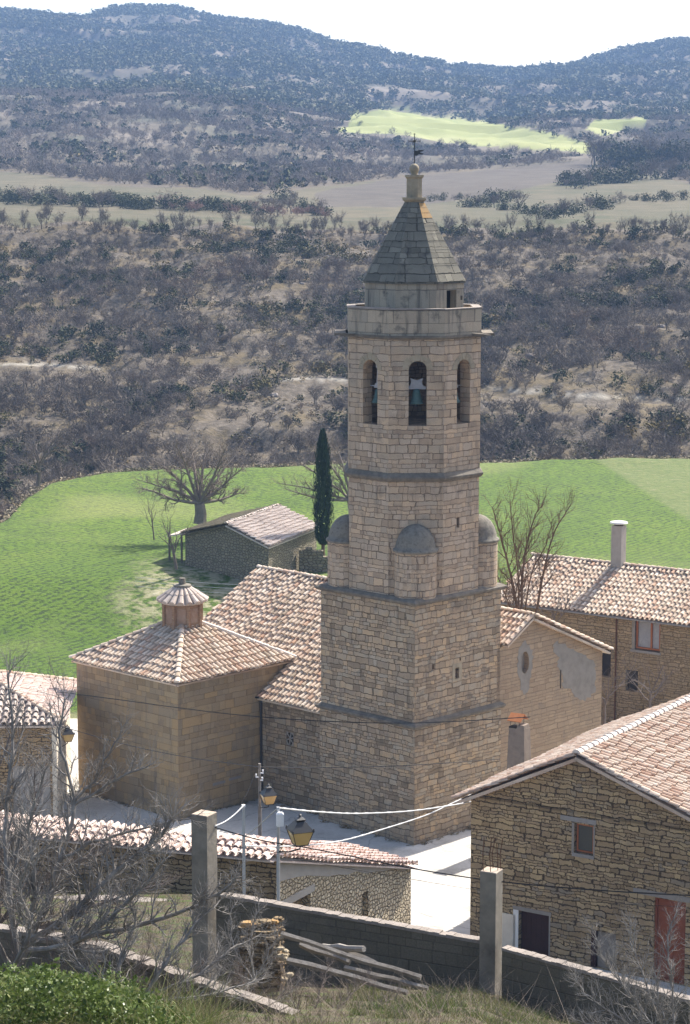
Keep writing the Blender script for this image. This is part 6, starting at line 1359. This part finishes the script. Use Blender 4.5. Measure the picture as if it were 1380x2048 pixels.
hs = RNG.uniform(.9, 2.6, n); stuff('evergreen_scrub', M['ever'], place(EV, x, y, z-.1, hs, hs*RNG.uniform(.8, 1.3, n), np.clip(.4+.5*nz(x, y, 20., 2.)+RNG.normal(size=n)*.22, 0, 1), RNG.integers(0, 5, n)))
x, y, z, px = region(12000, -150, 1530, 222, 424, on_slope); n = len(x); nn = nz(x, y, 14., 4.); k = RNG.random(n) < np.clip(.55+nn*1.2, .1, 1); x, y, z = x[k], y[k], z[k]; n = len(x)
hs = RNG.uniform(.35, .95, n); stuff('dry_undergrowth', M['scrub'], place(SC, x, y, z-.05, hs, hs*RNG.uniform(1., 1.7, n), np.clip(.5+.6*nz(x, y, 28., 7.)+RNG.normal(size=n)*.2, 0, 1), RNG.integers(0, 4, n)))
x, y, z, px = region(60000, -150, 1530, 175, 245, lambda px, D, x: np.abs(D-edge_at(px)-1.2) < 2.6*RNG.random(len(px))**1.5+.3); n = len(x)
hs = RNG.uniform(.25, .8, n); stuff('field_margin_weeds', M['scrub'], place(SC, x, y, z-.05, hs, hs*RNG.uniform(1., 1.8, n), np.clip(.55+.5*nz(x, y, 9., 7.)+RNG.normal(size=n)*.2, 0, 1), RNG.integers(0, 4, n)))
# wooded crest of the slope and bare woods on the middle hill
def woods(px, D, x): return (D > lim_at(px)) & (aval(A_far, x, D) < .5) & ((aval(A_fclr, x, D) < .5) | (RNG.random(len(px)) < .08)) & (aval(A_pl, x, D) < .5)
def lim_at(px): return np.interp(px, pxs, lim)+6
x, y, z, px = region(13000, -150, 1530, 575, 1180, woods); n = len(x); nn = nz(x, y, 70., 1.); k = RNG.random(n) < np.clip(.75+nn*.6, .2, 1); x, y, z = x[k], y[k], z[k]; n = len(x)
hs = RNG.uniform(2.6, 5.2, n); stuff('bare_woodland', m_tint('woodland_twigs', [(.14, .112, .086), (.20, .165, .13), (.25, .21, .17), (.21, .155, .115)]), place(FB+BS[:2], x, y, z-.2, hs, hs*RNG.uniform(.8, 1.2, n), np.clip(.4+.5*nz(x, y, 90., 6.)+RNG.normal(size=n)*.2, 0, 1), RNG.integers(0, 5, n)))
x, y, z, px = region(7000, -150, 1530, 600, 1260, woods); n = len(x); nn = nz(x, y, 60., 15.); k = RNG.random(n) < np.clip(.20+nn*1.0+(y-850)/1100, .03, 1); x, y, z = x[k], y[k], z[k]; n = len(x)
hs = RNG.uniform(2., 4.6, n); stuff('evergreen_woodland', M['ever'], place(FV, x, y, z-.2, hs, hs*RNG.uniform(.9, 1.3, n), np.clip(.35+RNG.normal(size=n)*.25, 0, 1), RNG.integers(0, 5, n)))
x, y, z, px = region(34000, -120, 1500, 1130, 2260, lambda px, D, x: aval(A_far, x, D) < .5); n = len(x); nn = nz(x, y, 110., 3.); k = RNG.random(n) < np.clip(.70+nn*1.0, .12, 1); x, y, z = x[k], y[k], z[k]; n = len(x)
hs = RNG.uniform(2.6, 6.5, n)*(1+.2*(y > 1500)); stuff('hill_forest', m_tint('hill_leaves', [(.055, .066, .034), (.085, .095, .048), (.12, .118, .062), (.16, .14, .08)]), place(FV, x, y, z-.4, hs, hs*RNG.uniform(.9, 1.4, n), np.clip(.48+RNG.normal(size=n)*.24, 0, 1), RNG.integers(0, 5, n)))
# plateau: hedges and single trees as individuals
T1 = {}
def proto(kind, i):
    key = (kind, i)
    if key not in T1:
        if kind == 'bare': me_q, m = np.concatenate([tm_bare(100+i, 330, .02)]), M['bare']
        elif kind == 'russet': me_q, m = tm_bare(120+i, 420, .035, .12, .5, .3), M['russet']
        else: me_q, m = tm_bush(140+i, 420, .85, .06, 7), M['ever']
        o = quads('foliage' if kind == 'bush' else 'twigs', m, me_q, RNG.random(len(me_q))*.5+.1); T1[key] = o.data; bpy.data.objects.remove(o)
    return T1[key]
def far_plant(kind, name, px, py, hpx, wf, lab, cat, group, D=None):
    if D is None:   # walk out along the sight line until it meets the ground
        a, b = ray(px, py); dd = np.arange(232, 1300, 1.); g_ = gz(a*dd, dd)-(H+b*dd); i = int(np.argmax(g_ > 0)) if (g_ > 0).any() else 200; D = dd[i]
    a, _ = ray(px, py); x_ = a*D; zg = float(gz(x_, D)); h = hpx/F*D
    o = bpy.data.objects.new(name, proto(kind, random.randrange(4))); COL.objects.link(o); o.location = (x_, D, zg-.15); o.scale = (h*wf, h*wf, h); o.rotation_euler = (0, 0, random.uniform(0, 6.28)); tag(o, lab, cat, group); return o
random.seed(3)
HG = 'hedge line across the dry plateau fields on the left'
for k in range(96):
    px_ = 2+k*6.85+random.uniform(-6, 6); py_ = 402+px_*.046+random.uniform(-5, 6)
    r_ = random.random(); kd = 'russet' if (px_ > 320 and r_ < .55) else ('bush' if r_ < .8 else 'bare')
    far_plant(kd, {'russet': 'russet_shrub', 'bush': 'hedge_bush', 'bare': 'hedge_tree'}[kd], px_, py_, random.uniform(20, 34)*(1.3 if kd == 'bare' else 1), random.uniform(.9, 1.4),
              {'russet': 'reddish bare shrub in the long hedge across the plateau field', 'bush': 'dark green bush in the long hedge across the plateau field', 'bare': 'bare grey tree in the long hedge across the plateau field'}[kd], 'shrub' if kd != 'bare' else 'tree', HG+(' (%s)' % {'russet': 'reddish', 'bush': 'green', 'bare': 'bare'}[kd]))
for k in range(120):
    px_ = -5+k*11.6+random.uniform(-9, 9); py_ = np.interp(px_, [0, 350, 690, 1000, 1380], [452, 470, 478, 480, 474])+random.uniform(-7, 5)
    if 770 < px_ < 890 and py_ < 440: continue
    far_plant('bare', 'crest_tree', px_, py_, random.uniform(26, 56), random.uniform(.42, .75), 'bare grey tree on the crest where the scrub slope meets the plateau', 'tree', 'bare trees along the crest of the scrub slope', D=float(np.clip(416+random.uniform(-12, 6), 400, 440)))
for (x0, y0, x1, y1, n_, hp) in ((930, 418, 1010, 400, 8, 24), (950, 412, 1130, 438, 13, 26), (1090, 436, 1240, 410, 14, 28), (1120, 372, 1380, 352, 26, 34), (1230, 405, 1380, 400, 12, 20), (860, 405, 940, 398, 6, 14), (1130, 378, 1180, 372, 5, 26), (560, 400, 650, 432, 8, 26), (1180, 330, 1380, 335, 24, 46)):
    for k in range(n_):
        t = (k+random.random())/n_; kd = random.choice(['bush', 'bush', 'bare'])
        far_plant(kd, 'hedge_bush' if kd == 'bush' else 'hedge_tree', x0+(x1-x0)*t, y0+(y1-y0)*t+random.uniform(-3, 3), hp*random.uniform(.7, 1.3), random.uniform(.8, 1.3), 'dark green bush in the field hedges right of the spire' if x0 > 800 else 'dark green bush at the right end of the left plateau hedge', 'shrub', 'field hedge bushes') if kd == 'bush' else far_plant(kd, 'hedge_tree', x0+(x1-x0)*t, y0+(y1-y0)*t+random.uniform(-3, 3), hp*random.uniform(1.0, 1.6), random.uniform(.7, 1.), 'bare grey tree in the field hedges right of the spire' if x0 > 800 else 'bare grey tree at the right end of the left plateau hedge', 'tree', 'field hedge bare trees')
for (px_, py_, hp, kd, lab) in ((325, 365, 24, 'bush', 'round dark bush above the left plateau field, left of the pair'), (352, 366, 34, 'bush', 'taller dark bush of the pair above the left plateau field'), (480, 386, 30, 'bare', 'small bare tree standing alone on the plateau field'), (1036, 420, 52, 'bare', 'bare tree standing up between the hedges right of the spire'),
                             (1120, 428, 26, 'bush', 'round grey green bush alone below the ploughed field'), (164, 348, 20, 'bush', 'dark round bush at the top edge of the left field'), (270, 354, 24, 'bush', 'dark clump on the upper edge of the left field'), (720, 250, 8, 'bush', 'small dark bush on the upper left of the far green field'), (990, 922, 30, 'bush', 'dark green bush at the far edge of the crop right of the tower'), (968, 922, 22, 'bush', 'smaller dark bush beside the tower at the crop edge'), (1010, 922, 24, 'bush', 'low dark bush at the right end of the crop edge clump')):
    far_plant(kd, 'lone_bush' if kd == 'bush' else 'lone_tree', px_, py_, hp, 1.1, lab, 'shrub' if kd == 'bush' else 'tree', None, D=233. if py_ == 922 else None)
for k in range(24):
    px_ = random.choice([random.uniform(-20, 190), random.uniform(0, 330), random.uniform(480, 1380)]); e_ = float(edge_at(px_))+random.uniform(5, 18)
    far_plant('bare', 'field_edge_tree', px_, 960, random.uniform(70, 110), random.uniform(.6, .85), 'bare grey tree along the far edge of the green crop field', 'tree', 'bare trees along the far edge of the crop field', D=e_)
# loose rocks on the slope
for k in range(26):
    px_ = random.uniform(380, 680) if k < 15 else random.uniform(960, 1360); D = random.uniform(250, 400); x_ = (px_-CX)/KX*D; zg = float(gz(x_, D)); mb = MB(); s_ = random.uniform(.3, .9); c = V(x_, D, zg+.1*s_); rg_ = random.Random(k); stone(mb, c, (s_, s_*.8, s_*.7), rg_)
    tag(mb.build('boulder', M['coping'], None, loc=tuple(c)), 'pale boulder lying among the scrub of the far slope', 'rock', 'boulders on the scrub slope')
# ------------------------------------------------------------------ near ground cover
def blades(n, px0, px1, d0, d1, h0, h1, keep=None, wob=.5, tint0=0., tint1=1., w_=.006):
    D = RNG.uniform(d0, d1, n); px = RNG.uniform(px0, px1, n); x = (px-CX)/KX*D; z = gz(x, D)
    nn = nz(x, D, .9, 2.); k = nn > (-.05 if keep is None else keep); x, D, z, nn = x[k], D[k], z[k], nn[k]; m = len(x)
    h = RNG.uniform(h0, h1, m)*(1+.8*nn); d = np.stack([RNG.normal(size=m)*wob, RNG.normal(size=m)*wob, np.ones(m)], 1)*h[:, None]; s = RNG.normal(size=(m, 3)); s[:, 2] = 0; s /= np.linalg.norm(s, axis=1)[:, None]; s *= w_; b = np.stack([x, D, z-.02], 1)
    return np.stack([b-s, b+s, b+d+s*.2, b+d-s*.2], 1), np.clip(tint0+(tint1-tint0)*(.45-.5*nz(x, D, 1.6, 8.)+RNG.normal(size=m)*.18), 0, 1)
a = blades(30000, 150, 1420, 24, 43, .04, .14, .02, tint0=.25); b = blades(26000, -80, 480, 36, 70, .05, .24, -.1, tint0=.0, tint1=1.); c = blades(8000, 700, 1120, 33, 43, .06, .16, -.1)
stuff('garden_grass', M['blade'], (np.concatenate([a[0], b[0], c[0]]), np.concatenate([a[1], b[1], np.clip(c[1]*.9, 0, 1)])))
a = blades(20000, -60, 1300, 28, 66, .12, .45, -.05, .9, .8, 1., .004); stuff('dead_stalks', M['bare'], (a[0], np.clip(RNG.random(len(a[0])), 0, 1)))
# weeds along the wall feet on the square
wx = []
for (a, b, n_) in ((W(A1, B0-.12), W(A0, B0-.12), 26), (W(A0-.12, B0), W(A0-.12, .5), 24), (W(A0-.3, .48), W(S, .48), 16), (W(S, -.2), W(-.1, -.2), 20), (W(-.2, 0), W(-.2, S), 18), (HP+V(-.15, 0), HP+hd_*12-gd_*.15, 30), (LP+V(.15, 0), LP+V(.1, 8), 16)):
    for k in range(n_):
        t = random.random(); q_ = a+(b-a)*t; wx.append((q_.x+random.uniform(-.08, .08), q_.y+random.uniform(-.08, .08)))
wx = np.array(wx); n = len(wx); hs = RNG.uniform(.06, .26, n); stuff('wall_foot_weeds', M['scrub'], place(SC, wx[:, 0], wx[:, 1], np.zeros(n)-.01, hs, hs*RNG.uniform(1., 2.4, n), RNG.random(n), RNG.integers(0, 4, n)))
# ivy bank at lower left
n = 64000; D = RNG.uniform(22.5, 33.5, n); px = RNG.uniform(-60, 480, n); x = (px-CX)/KX*D; bump_ = .72*np.clip(1-(np.maximum(px-60, 0)/330)**2, 0, 1)+.34*nz(x, D, 1.1, 3.)+.16*nz(x, D, .35, 6.)
k = (px < 190+230*RNG.random(n)**2) & (bump_ > .05+.12*RNG.random(n)) & (nz(x, D, .45, 12.) > -.34); x, D, bump_ = x[k], D[k], bump_[k]; z = gz(x, D)+bump_*RNG.uniform(.3, 1.02, len(x))
stuff('ivy_cover', M['ivy'], (leafset(np.stack([x, D, z], 1), RNG.uniform(.012, .042, len(x)), RNG, 1.1, .4), np.clip(.5+.35*nz(x, D, .5, 1.)+RNG.normal(size=len(x))*.2, 0, 1)))
a = blades(5200, -60, 420, 22.5, 35, .18, .52, -.1, .9, .25, 1., .006); stuff('rank_grass', M['blade'], a)
# ------------------------------------------------------------------ air
hz = bpy.data.materials.new('haze_air'); hz.use_nodes = True; nt = hz.node_tree; nt.nodes.clear(); o_ = nt.nodes.new('ShaderNodeOutputMaterial'); pv = nt.nodes.new('ShaderNodeVolumePrincipled')
pv.inputs['Color'].default_value = (.38, .60, 1., 1); pv.inputs['Density'].default_value = .00019; pv.inputs['Anisotropy'].default_value = .0; nt.links.new(pv.outputs[0], o_.inputs['Volume'])
mb = MB(); zlo, zhi = float(TZ.min())-1.5, float(TZ.max())+14; mb.box(V(0, 1495, (zlo+zhi)/2), V(1300, 0, 0), V(0, 1515, 0), V(0, 0, (zhi-zlo)/2)); tag(mb.build('haze', hz), kind='stuff')
